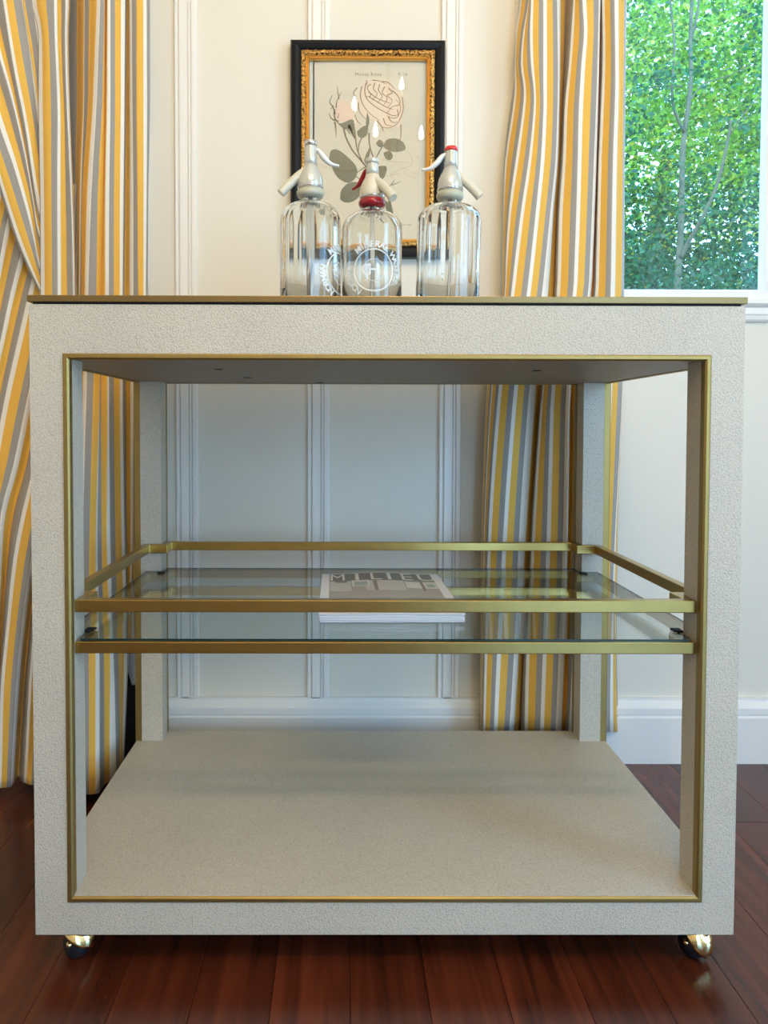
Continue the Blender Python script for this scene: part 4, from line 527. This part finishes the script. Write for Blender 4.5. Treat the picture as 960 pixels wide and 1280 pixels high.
# gallery rails: closed loops notched round the legs
ix, sxo, g = HX-LG-.0006, .4385, .0008
def rail_poly(x_in, x_out, yf, yb_, y1, y2):
    return [(-x_in, yf), (x_in, yf), (x_in, y1), (x_out, y1), (x_out, y2), (x_in, y2), (x_in, yb_), (-x_in, yb_), (-x_in, y2), (-x_out, y2), (-x_out, y1), (-x_in, y1)]
outer = rail_poly(ix, sxo, .011, .530, LG+g, D-LG-g)
for z0, z1 in ((.4730, .4893), (.4188, .4345)):
    bevel_mod(link('gallery_rail', recalc(ring_bm(outer, .0135, z0, z1)), M['brass'], cart, co), .0012)
gp = offset_poly(outer, .005)
bm = bmesh.new(); prism(bm, gp, .4347, .4371, 0, 1)
tag(link('glass_shelf', recalc(bm), None, cart, co, mats=[M['shelf'], M['edge']]), 'clear glass shelf resting on the lower brass rail')
for sx in (-1, 1):
    for y0 in (.062, D-.075):
        link('bracket', B((sx*.405-(.012 if sx > 0 else 0), y0-.012, .4373), (sx*.405+(.0 if sx > 0 else .012), y0+.003, .4398), .0005), M['black'], cart, co)
# hooded ball casters
def caster(x, y, ang, tilt=.3, cover=.44):
    c = Vector((x, y, 0)); R_ = .0205
    root_bm = bmesh.new()                                # wheel: fat rounded disc on a tilted axle
    pf = [(.0, -.013), (.009, -.0128), (.0155, -.010), (.0195, -.0045), (.0195, .0045), (.0155, .010), (.009, .0128), (0, .013)]
    lathe(root_bm, pf, 28)
    axis = Matrix.Rotation(ang, 4, 'Z') @ Matrix.Rotation(PI/2-.25, 4, 'X')
    bmesh.ops.transform(root_bm, matrix=Matrix.Translation(c+Vector((0, 0, .0195))) @ axis, verts=root_bm.verts)
    wh = link('caster_wheel', root_bm, M['rubber'], cart, co)
    bm = bmesh.new()                                     # hood: part-spherical shell cut on the slant, with a ridge
    n1, n2 = 12, 26
    for i in range(n1):
        for j in range(n2): pass
    g_ = []
    for i in range(n1+1):
        th = PI*cover*i/n1; row = []
        for j in range(n2):
            ph = 2*PI*j/n2
            lim = 0.62+0.38*math.cos(ph)*1.0
            tt = th*(0.62+0.5*max(0, lim))
            r_ = .0240*(1+.05*math.cos(3*ph))
            row.append(bm.verts.new((r_*math.sin(tt)*math.cos(ph), r_*.86*math.sin(tt)*math.sin(ph), r_*math.cos(tt))))
        g_.append(row)
    for a, b in zip(g_[1:], g_[2:]):
        for j in range(n2): bm.faces.new((a[j], a[(j+1) % n2], b[(j+1) % n2], b[j])).smooth = True
    cv = g_[0][0]
    for j in range(n2): bm.faces.new((cv, g_[1][j], g_[1][(j+1) % n2])).smooth = True
    for v in g_[0][1:]: bm.verts.remove(v)
    bmesh.ops.transform(bm, matrix=Matrix.Translation(c+Vector((0, 0, .0225))) @ Matrix.Rotation(ang+.5, 4, 'Z') @ Matrix.Rotation(tilt, 4, 'Y'), verts=bm.verts)
    hd = link('caster_hood', bm, M['polish'], cart, co); md = hd.modifiers.new('thickness', 'SOLIDIFY'); md.thickness = .0012
    bm = bmesh.new(); lathe(bm, [(.004, .040), (.004, .047), (.0075, .047), (.0075, .0515), (.012, .0515), (.012, .0528)], 20, (x, y, 0)); link('caster_stem', bm, M['polish'], cart, co)
    bm = bmesh.new(); lathe(bm, [(0, -.0165), (.0035, -.016), (.0035, .016), (0, .0165)], 12)
    bmesh.ops.transform(bm, matrix=Matrix.Translation(c+Vector((0, 0, .0195))) @ axis, verts=bm.verts)
    link('axle_cap', bm, M['polish'], wh, co)
caster(-.414, .036, -.5); caster(.418, .036, -1.1, .62, .47); caster(-.414, D-.04, .9); caster(.414, D-.04, 2.2)

# ------------------------------------------------------------------ magazine on the glass shelf
mo = (0.012, .250, .4373)
mag = thing('magazine', 'white-edged interiors magazine titled MILIEU lying on the glass shelf', 'magazine', mo, rotz=0.012)
MW, MD, MH = .1025, .150, .0135
def curl(x, y): return .0016*math.sin((x+.105)*16)*(0.5+y/.3) + .001*math.cos(x*40)
bm = bmesh.new(); nx = 16
for lay in range(7):                                     # page block in sheaves with ragged fore edge
    z0, z1 = MH*lay/7*0.9, MH*(lay+.86)/7*0.9
    dx = .0012*math.sin(lay*2.3); dy = .0012*math.cos(lay*3.1)
    P = []
    for k in range(nx+1):
        x = -MW+2*MW*k/nx
        for y in (-MD+dy, MD+dy):
            for z in (z0, z1): P.append(bm.verts.new((x+dx, y, z+curl(x, y)*z/MH)))
    q = lambda k, a, b: P[k*4+a*2+b]
    for k in range(nx):
        bm.faces.new((q(k, 0, 0), q(k, 0, 1), q(k+1, 0, 1), q(k+1, 0, 0))); bm.faces.new((q(k, 1, 0), q(k+1, 1, 0), q(k+1, 1, 1), q(k, 1, 1)))
        bm.faces.new((q(k, 0, 1), q(k, 1, 1), q(k+1, 1, 1), q(k+1, 0, 1))); bm.faces.new((q(k, 0, 0), q(k+1, 0, 0), q(k+1, 1, 0), q(k, 1, 0)))
    for k in (0, nx): bm.faces.new((q(k, 0, 0), q(k, 1, 0), q(k, 1, 1), q(k, 0, 1)))
link('pages', recalc(bm), M['page'], mag)
ZC_ = MH*0.93
def sheet(x0, x1, y0, y1, dz, n=14, bm=None):
    bm = bm or bmesh.new(); r_ = []
    for k in range(n+1):
        x = x0+(x1-x0)*k/n; r_.append([bm.verts.new((x, y, ZC_+dz+curl(x, y))) for y in (y0, (y0+y1)/2, y1)])
    for a, b in zip(r_, r_[1:]):
        for i in range(2): bm.faces.new((a[i], b[i], b[i+1], a[i+1]))
    return bm
def flat(name, c): 
    if name not in M: M[name] = pbr(name, c, 0.32)
    return M[name]
ob = link('cover', sheet(-MW-.0015, MW+.0015, -MD-.0015, MD+.001, .0002), M['page'], mag); md = ob.modifiers.new('thickness', 'SOLIDIFY'); md.thickness = .0004
cv = ob
def patch(name, col, rects, dz, label=None):
    for x0, x1, y0, y1 in rects: ob = link(name, sheet(x0, x1, y0, y1, dz, max(2, int((x1-x0)/.02)+1)), flat('print_'+name, col), cv)
    return ob
patch('cover_photo', (.42, .37, .31), [(-.090, .090, -.135, .143)], .0006)
patch('photo_backdrop', (.12, .105, .095), [(-.090, .090, .080, .143)], .0007)
patch('photo_table', (.60, .56, .52), [(-.03, .036, .0, .078), (-.089, -.054, .0, .078)], .0007)
patch('photo_chair', (.74, .73, .70), [(.038, .063, .020, .068), (.068, .089, .02, .070), (-.052, -.022, .035, .083)], .0008)
patch('photo_shade', (.20, .15, .12), [(.063, .068, .0, .078), (-.016, -.010, .0, .078), (-.08, -.06, .066, .078)], .0009)
patch('photo_plant', (.35, .43, .38), [(-.048, -.026, .04, .072), (.072, .086, .03, .056)], .0009)
bm = bmesh.new()
for ch_, cx_, wx in (('M', -.076, .48), ('I', -.042, .8), ('L', -.010, .6), ('I', .014, .8), ('E', .044, .6), ('U', .079, .62)):
    tb = text_bm(ch_, .080, 1, 0, .0)
    for v in tb.verts: v.co.x = v.co.x*wx + cx_; v.co.y += .108
    add_bm(bm, tb)
for v in bm.verts: v.co.z = ZC_+.0011+curl(v.co.x, v.co.y)
link('title', bm, flat('print_title', (.85, .83, .78)), cv)
patch('caption', (.82, .82, .80), [(-.090, -.052, -.119, -.111)], .0011)

# ------------------------------------------------------------------ siphon bottles
def bottle_profile(R_, hs, ht, rn):
    """outer profile: base, straight body to hs, shoulder to the neck at ht"""
    p = [(.0, .004), (R_*.55, .003), (R_*.80, 0), (R_*.93, .0015), (R_*.99, .006), (R_, .014)]
    p += [(R_, hs*.5), (R_, hs-.004)]
    for k in range(1, 9):
        a = PI/2*k/8; p.append((rn+(R_-rn)*math.cos(a)**.85, hs-.004+(ht-hs)*.82*math.sin(a)))
    p += [(rn, ht-.002), (rn, ht+.004)]
    return p
def siphon(name_label, x, y, R_, hs, ht, flute, mats, sp_dir, lv_dir, top, tilt=0.0, emblem=None, cap=None):
    t_ = thing('siphon_bottle', name_label, 'bottle', (x, y, .8804), 'glass soda siphons on the cart')
    t_.rotation_euler = (0, tilt, 0)
    rn = .0125
    mod = None
    if flute:
        nf = flute[0]
        mod = lambda a, z: 1 - flute[1]*(abs(math.sin(nf*a/2))**1.2)*min(1, max(0, (hs+.02-z)/.02))*min(1, max(0, (z-.006)/.02))
    bm = bmesh.new(); P = bottle_profile(R_, hs, ht, rn)
    P = [P[0]] + [P[k] for k in range(1, len(P))]
    lathe(bm, [(1e-6 if r_ == 0 else r_, z) for r_, z in P], 96, rmod=mod)
    wt = .0042
    inner = [(max(1e-6, r_-wt) if r_ > 0 else 1e-6, z+(.008 if z < .01 else (.0 if z < hs else -.002))) for r_, z in P]
    inner = [q for q in inner if q[1] > .005]; inner = [(1e-6, inner[0][1])] + inner[1:]
    b2 = bmesh.new(); lathe(b2, inner, 96)
    bmesh.ops.recalc_face_normals(b2, faces=b2.faces); bmesh.ops.reverse_faces(b2, faces=b2.faces)
    bmesh.ops.recalc_face_normals(bm, faces=bm.faces)
    add_bm(bm, b2)
    bd = link('bottle_body', bm, M['glassb'], t_)
    bm = bmesh.new(); tube(bm, [(0, 0, .02), (0.001, 0, hs*.6), (0, 0, ht)], .0034, 12); link('dip_tube', bm, M['tube'], t_)
    collar, dome, neck, capm, spm, lvm = mats
    c = ht
    bm = bmesh.new(); lathe(bm, [(.012, c-.004), (.0195, c-.002), (.0215, c+.002), (.0215, c+.006), (.0195, c+.0095), (.015, c+.0105)], 40); link('collar', bm, collar, t_)
    bm = bmesh.new(); lathe(bm, [(.0185, c+.0095), (.0198, c+.0125), (.0198, c+.021), (.0185, c+.029), (.0155, c+.036), (.0122, c+.042), (.0105, c+.048)], 40); hd = link('valve_head', bm, dome, t_)
    bm = bmesh.new(); lathe(bm, [(.0203, c+.0115), (.0205, c+.0128), (.0203, c+.0141)], 40); link('seam_ring', bm, M['chrome'], hd)
    bm = bmesh.new(); lathe(bm, [(.0104, c+.047), (.0098, c+.058), (.0095, top-.010), (.0096, top-.006)], 32); link('neck', bm, neck, t_)
    bm = bmesh.new()
    if cap == 'flat': lathe(bm, [(.0102, top-.008), (.0104, top-.001), (.0095, top), (.006, top-.0005)], 28)
    else: lathe(bm, [(.0102, top-.008), (.0104, top-.004), (.0085, top-.001), (.0045, top), (1e-6, top+.0003)], 28)
    link('cap', bm, capm, t_)
    ca, sa = math.cos(sp_dir), math.sin(sp_dir)
    pts = [(.008*ca, .008*sa, c+.038), (.018*ca, .018*sa, c+.031), (.036*ca, .036*sa, c+.014), (.0465*ca, .0465*sa, c+.0025)]
    bm = bmesh.new(); tube(bm, smooth_path(pts, 4), .0070, 16, True)
    link('spout', bm, spm, t_)
    ca, sa = math.cos(lv_dir), math.sin(lv_dir)
    pts = [(.007*ca, .007*sa, top-.012), (.014*ca, .014*sa, top-.016), (.022*ca, .022*sa, top-.026), (.032*ca, .032*sa, top-.034), (.045*ca, .045*sa, top-.037)]
    pts = smooth_path(pts, 5); m_ = len(pts)
    bm = bmesh.new(); tube(bm, pts, [.0028+.0028*math.sin(PI*min(1, (k/(m_-1))*1.15))*(1 if k < m_-3 else .6) for k in range(m_)], 12, True, .8); link('lever', bm, lvm, t_)
    if emblem is not None:
        def wrap(bm_, ang, lift):
            for v in bm_.verts:
                a = ang + v.co.x/R_; rr = R_+lift+v.co.z
                v.co = Vector((rr*math.sin(a), -rr*math.cos(a), v.co.y))
            return bm_
        ez = .072
        bm = bmesh.new()
        for rad, w_ in ((.0315, .0012), (.0165, .0008)):
            n_ = 72; A_ = []
            for k in range(n_):
                a = 2*PI*k/n_; A_.append([bm.verts.new((r_*math.cos(a), ez+r_*math.sin(a), z_)) for r_, z_ in ((rad-w_, 0), (rad, .0008), (rad+w_, 0))])
            for k in range(n_):
                for j in range(2): bm.faces.new((A_[k][j], A_[k][j+1], A_[(k+1) % n_][j+1], A_[(k+1) % n_][j]))
        ob_ = link('emblem_ring', wrap(bm, emblem, .0002), M['etch'], bd)
        bm = bmesh.new(); word = 'NORMAN   MINERAL WATERS'; a0, a1 = 232, -22
        for k, ch in enumerate(word):
            if ch == ' ': continue
            a = math.radians(a0+(a1-a0)*k/(len(word)-1)); tb = text_bm(ch, .0132, 1, .0007, .0003)
            add_bm(bm, tb, Matrix.Translation((.0385*math.cos(a), ez+.0385*math.sin(a), 0)) @ Matrix.Rotation(a-PI/2, 4, 'Z'))
        link('embossed_lettering', wrap(bm, emblem, .0006), M['etch'], bd)
        bm = text_bm('H', .025, 1, .0004, .0003); bmesh.ops.translate(bm, verts=bm.verts, vec=(0, ez, 0))
        b3 = text_bm('C', .022, 1, .0004, .0002); add_bm(bm, b3, Matrix.Translation((-.011, ez, 0)))
        link('monogram', wrap(bm, emblem, .0006), M['etch'], bd)
    return t_
siphon('leftmost glass soda siphon with chrome cap and cream spout pointing left', -.1085, .24, .0478, .158, .196, (12, .035),
       (M['olive'], M['grey'], M['grey'], M['chrome'], M['cream'], M['white']), PI+.12, .08, .281, emblem=1.25, cap='flat')
siphon('middle glass soda siphon with dark red collar and round embossed emblem', -.0115, .24, .0470, .147, .181, None,
       (M['red'], M['cream'], M['grey'], M['grey'], M['cream'], M['red']), -.85, 2.3, .254, emblem=.02, cap='flat')
siphon('rightmost fluted glass soda siphon with bright red cap and white lever pointing left', .1068, .24, .0500, .160, .193, (14, .028),
       (M['olive'], M['grey'], M['grey'], M['brightred'], M['cream'], M['white']), -.10, PI-.05, .274, tilt=.02, cap='round')

# ------------------------------------------------------------------ framed botanical print
po = (-.0065, .648, 1.2875)
pic = thing('framed_picture', 'botanical rose print in a black and carved gilt frame on the panelled wall', 'picture', po)
X0, X1, Z0, Z1 = -.166+.0065, .1525+.0065, 1.067-1.2875, 1.5095-1.2875
yb0 = -.0005
bm = bmesh.new(); frame_sweep(bm, X0, X1, Z0, Z1, yb0, [(0, 0), (0, .019), (.003, .024), (.010, .026), (.0175, .023), (.0215, .020), (.0215, 0)]); link('outer_frame', recalc(bm), M['frame_black'], pic)
bm = bmesh.new(); frame_sweep(bm, X0+.0212, X1-.0212, Z0+.0212, Z1-.0212, yb0, [(0, 0), (0, .019), (.002, .0225), (.0075, .0235), (.0105, .019), (.0105, 0)]); gf = link('carved_gilt_band', recalc(bm), M['gilt'], pic)
bm = bmesh.new()                                          # raised scrolls along the gilt band
def scrolls(ax, a0, a1, fixed):
    n_ = int(abs(a1-a0)/.0085)
    for k in range(n_):
        a = a0+(a1-a0)*(k+.5)/n_
        for j in range(2):
            off = .0028*(1 if (k+j) % 2 else -1)*.55
            pts = [((a-.0036*math.cos(q)*(1-j*.5)), fixed+off+.0022*math.sin(q)*(1-j*.45)) for q in (0, .9, 1.8, 2.7, 3.6)]
            P3 = [(p, yb0-.0232, q) if ax == 'x' else (q, yb0-.0232, p) for p, q in pts]
            tube(bm, P3, .0008, 5, False)
e = .0212+.0048
scrolls('x', X0+.022, X1-.022, Z1-e); scrolls('x', X0+.022, X1-.022, Z0+e); scrolls('z', Z0+.022, Z1-.022, X0+e); scrolls('z', Z0+.022, Z1-.022, X1-e)
tag(link('carved_scrolls', bm, pbr('aged_gilt', (.50, .27, .07), .35, metal=.8), gf), kind='stuff')
bm = bmesh.new(); frame_sweep(bm, X0+.0317, X1-.0317, Z0+.0317, Z1-.0317, yb0, [(0, 0), (0, .0185), (.0022, .020), (.0035, .0155), (.0052, .0165), (.0068, .0125), (.0068, 0)]); link('inner_gilt_slip', recalc(bm), M['gold'], pic)
link('mount', B((X0+.036, yb0-.006, Z0+.036), (X1-.036, yb0-.004, Z1-.036)), M['mat'], pic)
link('print_sheet', B((X0+.0485, yb0-.0068, Z0+.040), (X1-.050, yb0-.0061, Z1-.040)), M['sheet'], pic)
link('glazing', B((X0+.034, yb0-.0118, Z0+.034), (X1-.034, yb0-.0108, Z1-.034)), M['picglass'], pic)
YP = yb0-.0070
K = 1/6.4/603
def pp(u, v): return ((u-445)*K+.0, (732.8-v)*K)
def ink(name, c):
    return flat('ink_'+name, c)
def poly_bm(bm, pts, lay):
    q = smooth_path([(*pp(*p), 0) for p in pts+[pts[0]]], 4)[:-1]
    c = sum(q, Vector())/len(q); vc = bm.verts.new((c.x, YP-lay, c.y)); vs = [bm.verts.new((p.x, YP-lay, p.y)) for p in q]
    for i in range(len(vs)): bm.faces.new((vc, vs[i], vs[(i+1) % len(vs)]))
def stroke(bm, pts, w0, w1, lay):
    q = smooth_path([(*pp(*p), 0) for p in pts], 5); n_ = len(q); rows = []
    for i, p in enumerate(q):
        d = (q[min(i+1, n_-1)]-q[max(i-1, 0)]).normalized(); w_ = (w0+(w1-w0)*i/(n_-1))*K
        nx_ = Vector((-d.y, d.x, 0))*w_/2; rows.append([bm.verts.new((a.x, YP-lay, a.y)) for a in (p+nx_, p-nx_)])
    for a, b in zip(rows, rows[1:]): bm.faces.new((a[0], a[1], b[1], b[0]))
bm = bmesh.new()
poly_bm(bm, [(385, 230), (430, 175), (520, 160), (600, 175), (670, 230), (720, 300), (735, 400), (715, 480), (670, 540), (600, 545), (540, 520), (450, 480), (390, 430), (370, 340)], .0001)
link('rose_bloom', bm, ink('bloom', (.72, .585, .455)), pic)
bm = bmesh.new(); poly_bm(bm, [(215, 345), (260, 325), (300, 360), (330, 430), (320, 480), (260, 500), (205, 480), (185, 420)], .0002); link('rose_bud', bm, ink('bud', (.73, .54, .42)), pic)
bm = bmesh.new()
for pts in ([(400, 215), (385, 290), (410, 370), (470, 440), (540, 490)], [(430, 190), (420, 260), (440, 320), (500, 375), (580, 420), (650, 450), (700, 430), (705, 370), (670, 320)],
            [(470, 200), (440, 230), (470, 290), (430, 300)], [(500, 190), (490, 240), (520, 280), (480, 330)], [(540, 200), (530, 250), (560, 300), (520, 350)], [(580, 220), (560, 270), (600, 310), (570, 370)],
            [(610, 230), (640, 270), (600, 290), (640, 330), (610, 380)], [(640, 250), (690, 300), (700, 360), (640, 380), (600, 430)], [(560, 180), (610, 190), (660, 240)], [(480, 170), (530, 175), (590, 200)],
            [(720, 300), (728, 400), (690, 500), (620, 545), (560, 540)], [(680, 400), (690, 450), (650, 470), (600, 450)], [(360, 230), (330, 270), (350, 300)], [(370, 350), (380, 420), (430, 480)],
            [(340, 440), (360, 490), (390, 520)], [(570, 470), (590, 520), (640, 530)], [(610, 460), (640, 500), (680, 500)], [(520, 490), (560, 540), (570, 575)], [(450, 260), (500, 300), (560, 330), (620, 350)],
            [(455, 300), (520, 340), (590, 380), (650, 400)], [(430, 170), (440, 190), (435, 210)], [(710, 520), (712, 600), (705, 640)]):
    stroke(bm, pts, 9, 4, .0003)
link('petal_lines', bm, ink('petal_lines', (.19, .115, .075)), pic)
bm = bmesh.new()
for pts, a, b in (([(245, 520), (270, 620), (320, 720), (370, 780), (430, 850)], 14, 10), ([(330, 500), (345, 600), (362, 720), (410, 830)], 10, 8), ([(455, 585), (462, 690), (500, 805)], 12, 9),
                  ([(400, 620), (375, 680), (370, 740)], 9, 6), ([(560, 700), (530, 750), (505, 805)], 9, 7), ([(430, 850), (520, 920), (590, 1030), (620, 1120), (650, 1250)], 14, 18),
                  ([(600, 1030), (640, 990), (660, 960)], 9, 4), ([(640, 1000), (680, 985), (712, 968)], 7, 3), ([(440, 850), (390, 880), (340, 920)], 8, 6), ([(350, 930), (410, 975)], 7, 6),
                  ([(185, 490), (150, 470), (135, 430)], 12, 4), ([(185, 440), (165, 380), (140, 345), (160, 290)], 12, 4), ([(170, 370), (150, 400)], 8, 3), ([(190, 390), (200, 330), (230, 270)], 10, 3), ([(215, 320), (205, 270), (200, 215)], 9, 3),
                  ([(180, 500), (190, 560), (190, 625)], 14, 3), ([(285, 510), (290, 570), (300, 600)], 9, 3), ([(210, 500), (185, 480), (175, 430), (185, 400)], 16, 6), ([(205, 470), (215, 430)], 8, 3)):
    stroke(bm, pts, a, b, .00035)
link('stems', bm, ink('stem', (.10, .08, .05)), pic)
leaves = ([(135, 800), (150, 730), (200, 720), (270, 765), (345, 840), (362, 900), (335, 960), (280, 982), (215, 950), (180, 905), (160, 860)],
          [(225, 1115), (235, 1040), (300, 982), (380, 980), (410, 1015), (380, 1090), (320, 1135), (260, 1138)],
          [(565, 690), (600, 640), (670, 630), (730, 660), (748, 715), (690, 735), (620, 728)], [(572, 745), (620, 728), (647, 770), (625, 802), (590, 790)],
          [(513, 665), (540, 640), (570, 665), (560, 700), (525, 690)], [(360, 575), (400, 540), (446, 530), (440, 600), (400, 628), (368, 610)], [(440, 425), (458, 480), (450, 535), (430, 520)],
          [(430, 760), (462, 700), (465, 740), (438, 830), (418, 810)], [(535, 850), (590, 850), (598, 890), (570, 950), (530, 940), (522, 890)], [(605, 1090), (630, 1040), (656, 1075), (622, 1112)],
          [(580, 1120), (628, 1150), (655, 1255), (600, 1200)], [(200, 505), (240, 510), (325, 480), (340, 560), (350, 640), (330, 600), (300, 520), (270, 560), (235, 540)])
for pts in leaves:
    bm = bmesh.new(); poly_bm(bm, pts, .00045); lf = link('leaf', bm, ink('leaf', (.095, .115, .08)), pic)
    bm = bmesh.new(); a, b = pts[0], pts[len(pts)//2]; stroke(bm, [a, ((a[0]+b[0])/2+6, (a[1]+b[1])/2-6), b], 5, 2, .0006)
    c = (sum(p[0] for p in pts)/len(pts), sum(p[1] for p in pts)/len(pts))
    for p in pts[1::2]: stroke(bm, [c, ((c[0]+p[0])/2+4, (c[1]+p[1])/2), p], 3, 2, .0006)
    link('leaf_veins', bm, ink('vein', (.06, .075, .05)), lf)
bm = bmesh.new()
for pts in ([(750, 720), (800, 780), (795, 840), (720, 870), (620, 915)], [(560, 800), (680, 815), (790, 822)], [(590, 930), (700, 905)]): stroke(bm, pts, 5, 4, .0003)
link('faint_outline', bm, ink('faint', (.60, .50, .36)), pic)
def print_text(body, u, v, size, c, sp_=1.15):
    b_ = text_bm(body, size, sp_); x, z = pp(u, v)
    for q in b_.verts: q.co = Vector((q.co.x+x, YP-.0003, q.co.y+z))
    tag(link('caption', b_, ink('text', c), pic))
print_text('Mossy Rose', 448, 124, .0092, (.16, .12, .08), 1.25); print_text('P. 16', 725, 124, .0080, (.42, .34, .24), 1.2)
print_text('Pub. Lond.', 760, 1255+60, .0045, (.42, .34, .24), 1.2)

# ------------------------------------------------------------------ chandelier behind the camera (seen reflected in the picture glass)
ch = (.16, -1.52, 1.95)
cha = thing('chandelier', 'brass candle-bulb chandelier hanging behind the camera, mirrored in the picture glass', 'chandelier', ch)
bm = bmesh.new(); lathe(bm, [(.0, 0), (.02, .01), (.035, .04), (.02, .08), (.012, .14), (.03, .2), (.012, .26), (.01, .5), (.006, .55), (.006, .77), (.05, .78), (.055, .80)], 24); link('stem', bm, M['brass'], cha)
bulb_m, t_, b_ = new_mat('bulb_glow'); b_.inputs['Emission Color'].default_value = (1.0, .75, .42, 1); b_.inputs['Emission Strength'].default_value = BULB_L
BULBS += [(-.30, -1.50, 2.20), (.56, -1.62, 2.25)]
for bx_, by_, bz_ in BULBS:
    lx, ly, lz = bx_-ch[0], by_-ch[1], bz_-ch[2]
    bm = bmesh.new(); tube(bm, smooth_path([(0, 0, .08), (lx*.4, ly*.4, .0), (lx*.85, ly*.85, lz-.20), (lx, ly, lz-.12)], 5), .006, 8)
    lathe(bm, [(.004, lz-.12), (.03, lz-.11), (.032, lz-.105), (.008, lz-.10)], 16, (lx, ly, 0)); arm = link('arm', bm, M['brass'], cha)
    bm = bmesh.new(); lathe(bm, [(.010, lz-.10), (.010, lz-.03)], 14, (lx, ly, 0)); link('candle', bm, M['white'], arm)
    bm = bmesh.new(); lathe(bm, [(.006, lz-.03), (.0105, lz-.012), (.0095, lz+.006), (.0045, lz+.024), (.0005, lz+.038)], 14, (lx, ly, 0)); link('bulb', bm, bulb_m, arm)

# ------------------------------------------------------------------ garden beyond the window
M['bark'] = pbr('bark', (.07, .08, .05), 0.9, noise=(14, .35), bump=(30, .01))
M['leafA'] = leaf_mat('leaf_green', (.004, .09, .025), (.24, .46, .03)); M['leafB'] = leaf_mat('leaf_deep_green', (.001, .05, .025), (.015, .16, .055))
M['leafC'] = leaf_mat('leaf_yellow_green', (.04, .26, .02), (.62, .52, .07)); M['ground'] = pbr('garden_ground', (.09, .14, .05), .9, noise=(2, .4))
struct('ground', B((-14, YW+T+.01, -.4), (22, 30, -.3)), M['ground'])
def foliage(name, lo, hi, ncl, per, spread, size, mat, parent, org, seed):
    rnd = random.Random(seed); V_, F_ = [], []
    for c in range(ncl):
        cx, cy, cz = (rnd.uniform(a, b) for a, b in zip(lo, hi))
        for k in range(per):
            p = Vector((cx+rnd.gauss(0, spread), cy+rnd.gauss(0, spread), cz+rnd.gauss(0, spread*.6)))
            s = size*rnd.uniform(.6, 1.3)
            d = Vector((rnd.gauss(0, 1), rnd.gauss(0, 1), rnd.gauss(-.3, .6))).normalized()
            w = d.cross(Vector((rnd.gauss(0, 1), rnd.gauss(0, 1), rnd.gauss(0, 1)))).normalized()*s*.30
            b0 = len(V_); V_ += [p-Vector(org), p+d*s*.45+w-Vector(org), p+d*s-Vector(org), p+d*s*.45-w-Vector(org)]; F_.append((b0, b0+1, b0+2, b0+3))
    me = bpy.data.meshes.new(name); me.from_pydata([tuple(v) for v in V_], [], F_); me.materials.append(mat)
    ob = bpy.data.objects.new(name, me); COL.objects.link(ob); ob.parent = parent; ob['kind'] = 'stuff'
    return ob
def tree(label, org, trunks, clouds, group='trees beyond the window'):
    t_ = thing('tree', label, 'tree', org, group)
    for pts, r0, r1 in trunks:
        q = smooth_path(pts, 4); bm = bmesh.new(); tube(bm, q, [r0+(r1-r0)*i/(len(q)-1) for i in range(len(q))], 9)
        link('trunk' if r0 > .02 else 'branch', bm, M['bark'], t_, org)
    for i, a in enumerate(clouds): foliage('foliage', *a[:6], a[6], t_, org, a[7])
    return t_
x0_, y0_, z0_ = TRUNK[0][0][0]; TRUNK[0][0].insert(0, (x0_-.02, y0_, -.3))
tree('slim forked tree trunk with bright green leaves nearest the window', (x0_, y0_, -.3), TRUNK,
     [((1.8, 5.65, 1.6), (4.4, 5.85, 5.0), 95, 45, .13, .055, M['leafB'], 9), ((1.6, 6.35, 2.9), (4.6, 6.7, 5.2), 260, 50, .16, .058, M['leafA'], 1), ((1.8, 6.35, 1.4), (4.8, 6.7, 3.1), 130, 55, .16, .058, M['leafB'], 2)])
x0_, y0_, z0_ = TRUNK2[0][0][0]; TRUNK2[0][0].insert(0, (x0_-.05, y0_, -.3))
tree('stout leaning trunk with dark green leaves low at the window right edge', (x0_, y0_, -.3), TRUNK2,
     [((2.6, 8.1, 1.0), (6.4, 8.7, 3.3), 220, 60, .24, .07, M['leafB'], 3), ((3.2, 8.1, 3.0), (6.6, 8.7, 6.2), 150, 60, .26, .075, M['leafA'], 4)])
tree('sunlit yellow-green tree filling the background behind the nearer trees', (4.6, 11.1, -.3), [([(4.6, 11.1, -.3), (4.7, 11.1, 2.5), (4.9, 11.0, 5.0)], .16, .08)],
     [((-1.0, 10.5, 2.8), (8.0, 11.8, 7.6), 600, 60, .34, .13, M['leafC'], 5), ((-1.0, 10.5, .4), (8.0, 11.8, 3.2), 230, 60, .34, .13, M['leafB'], 6)])
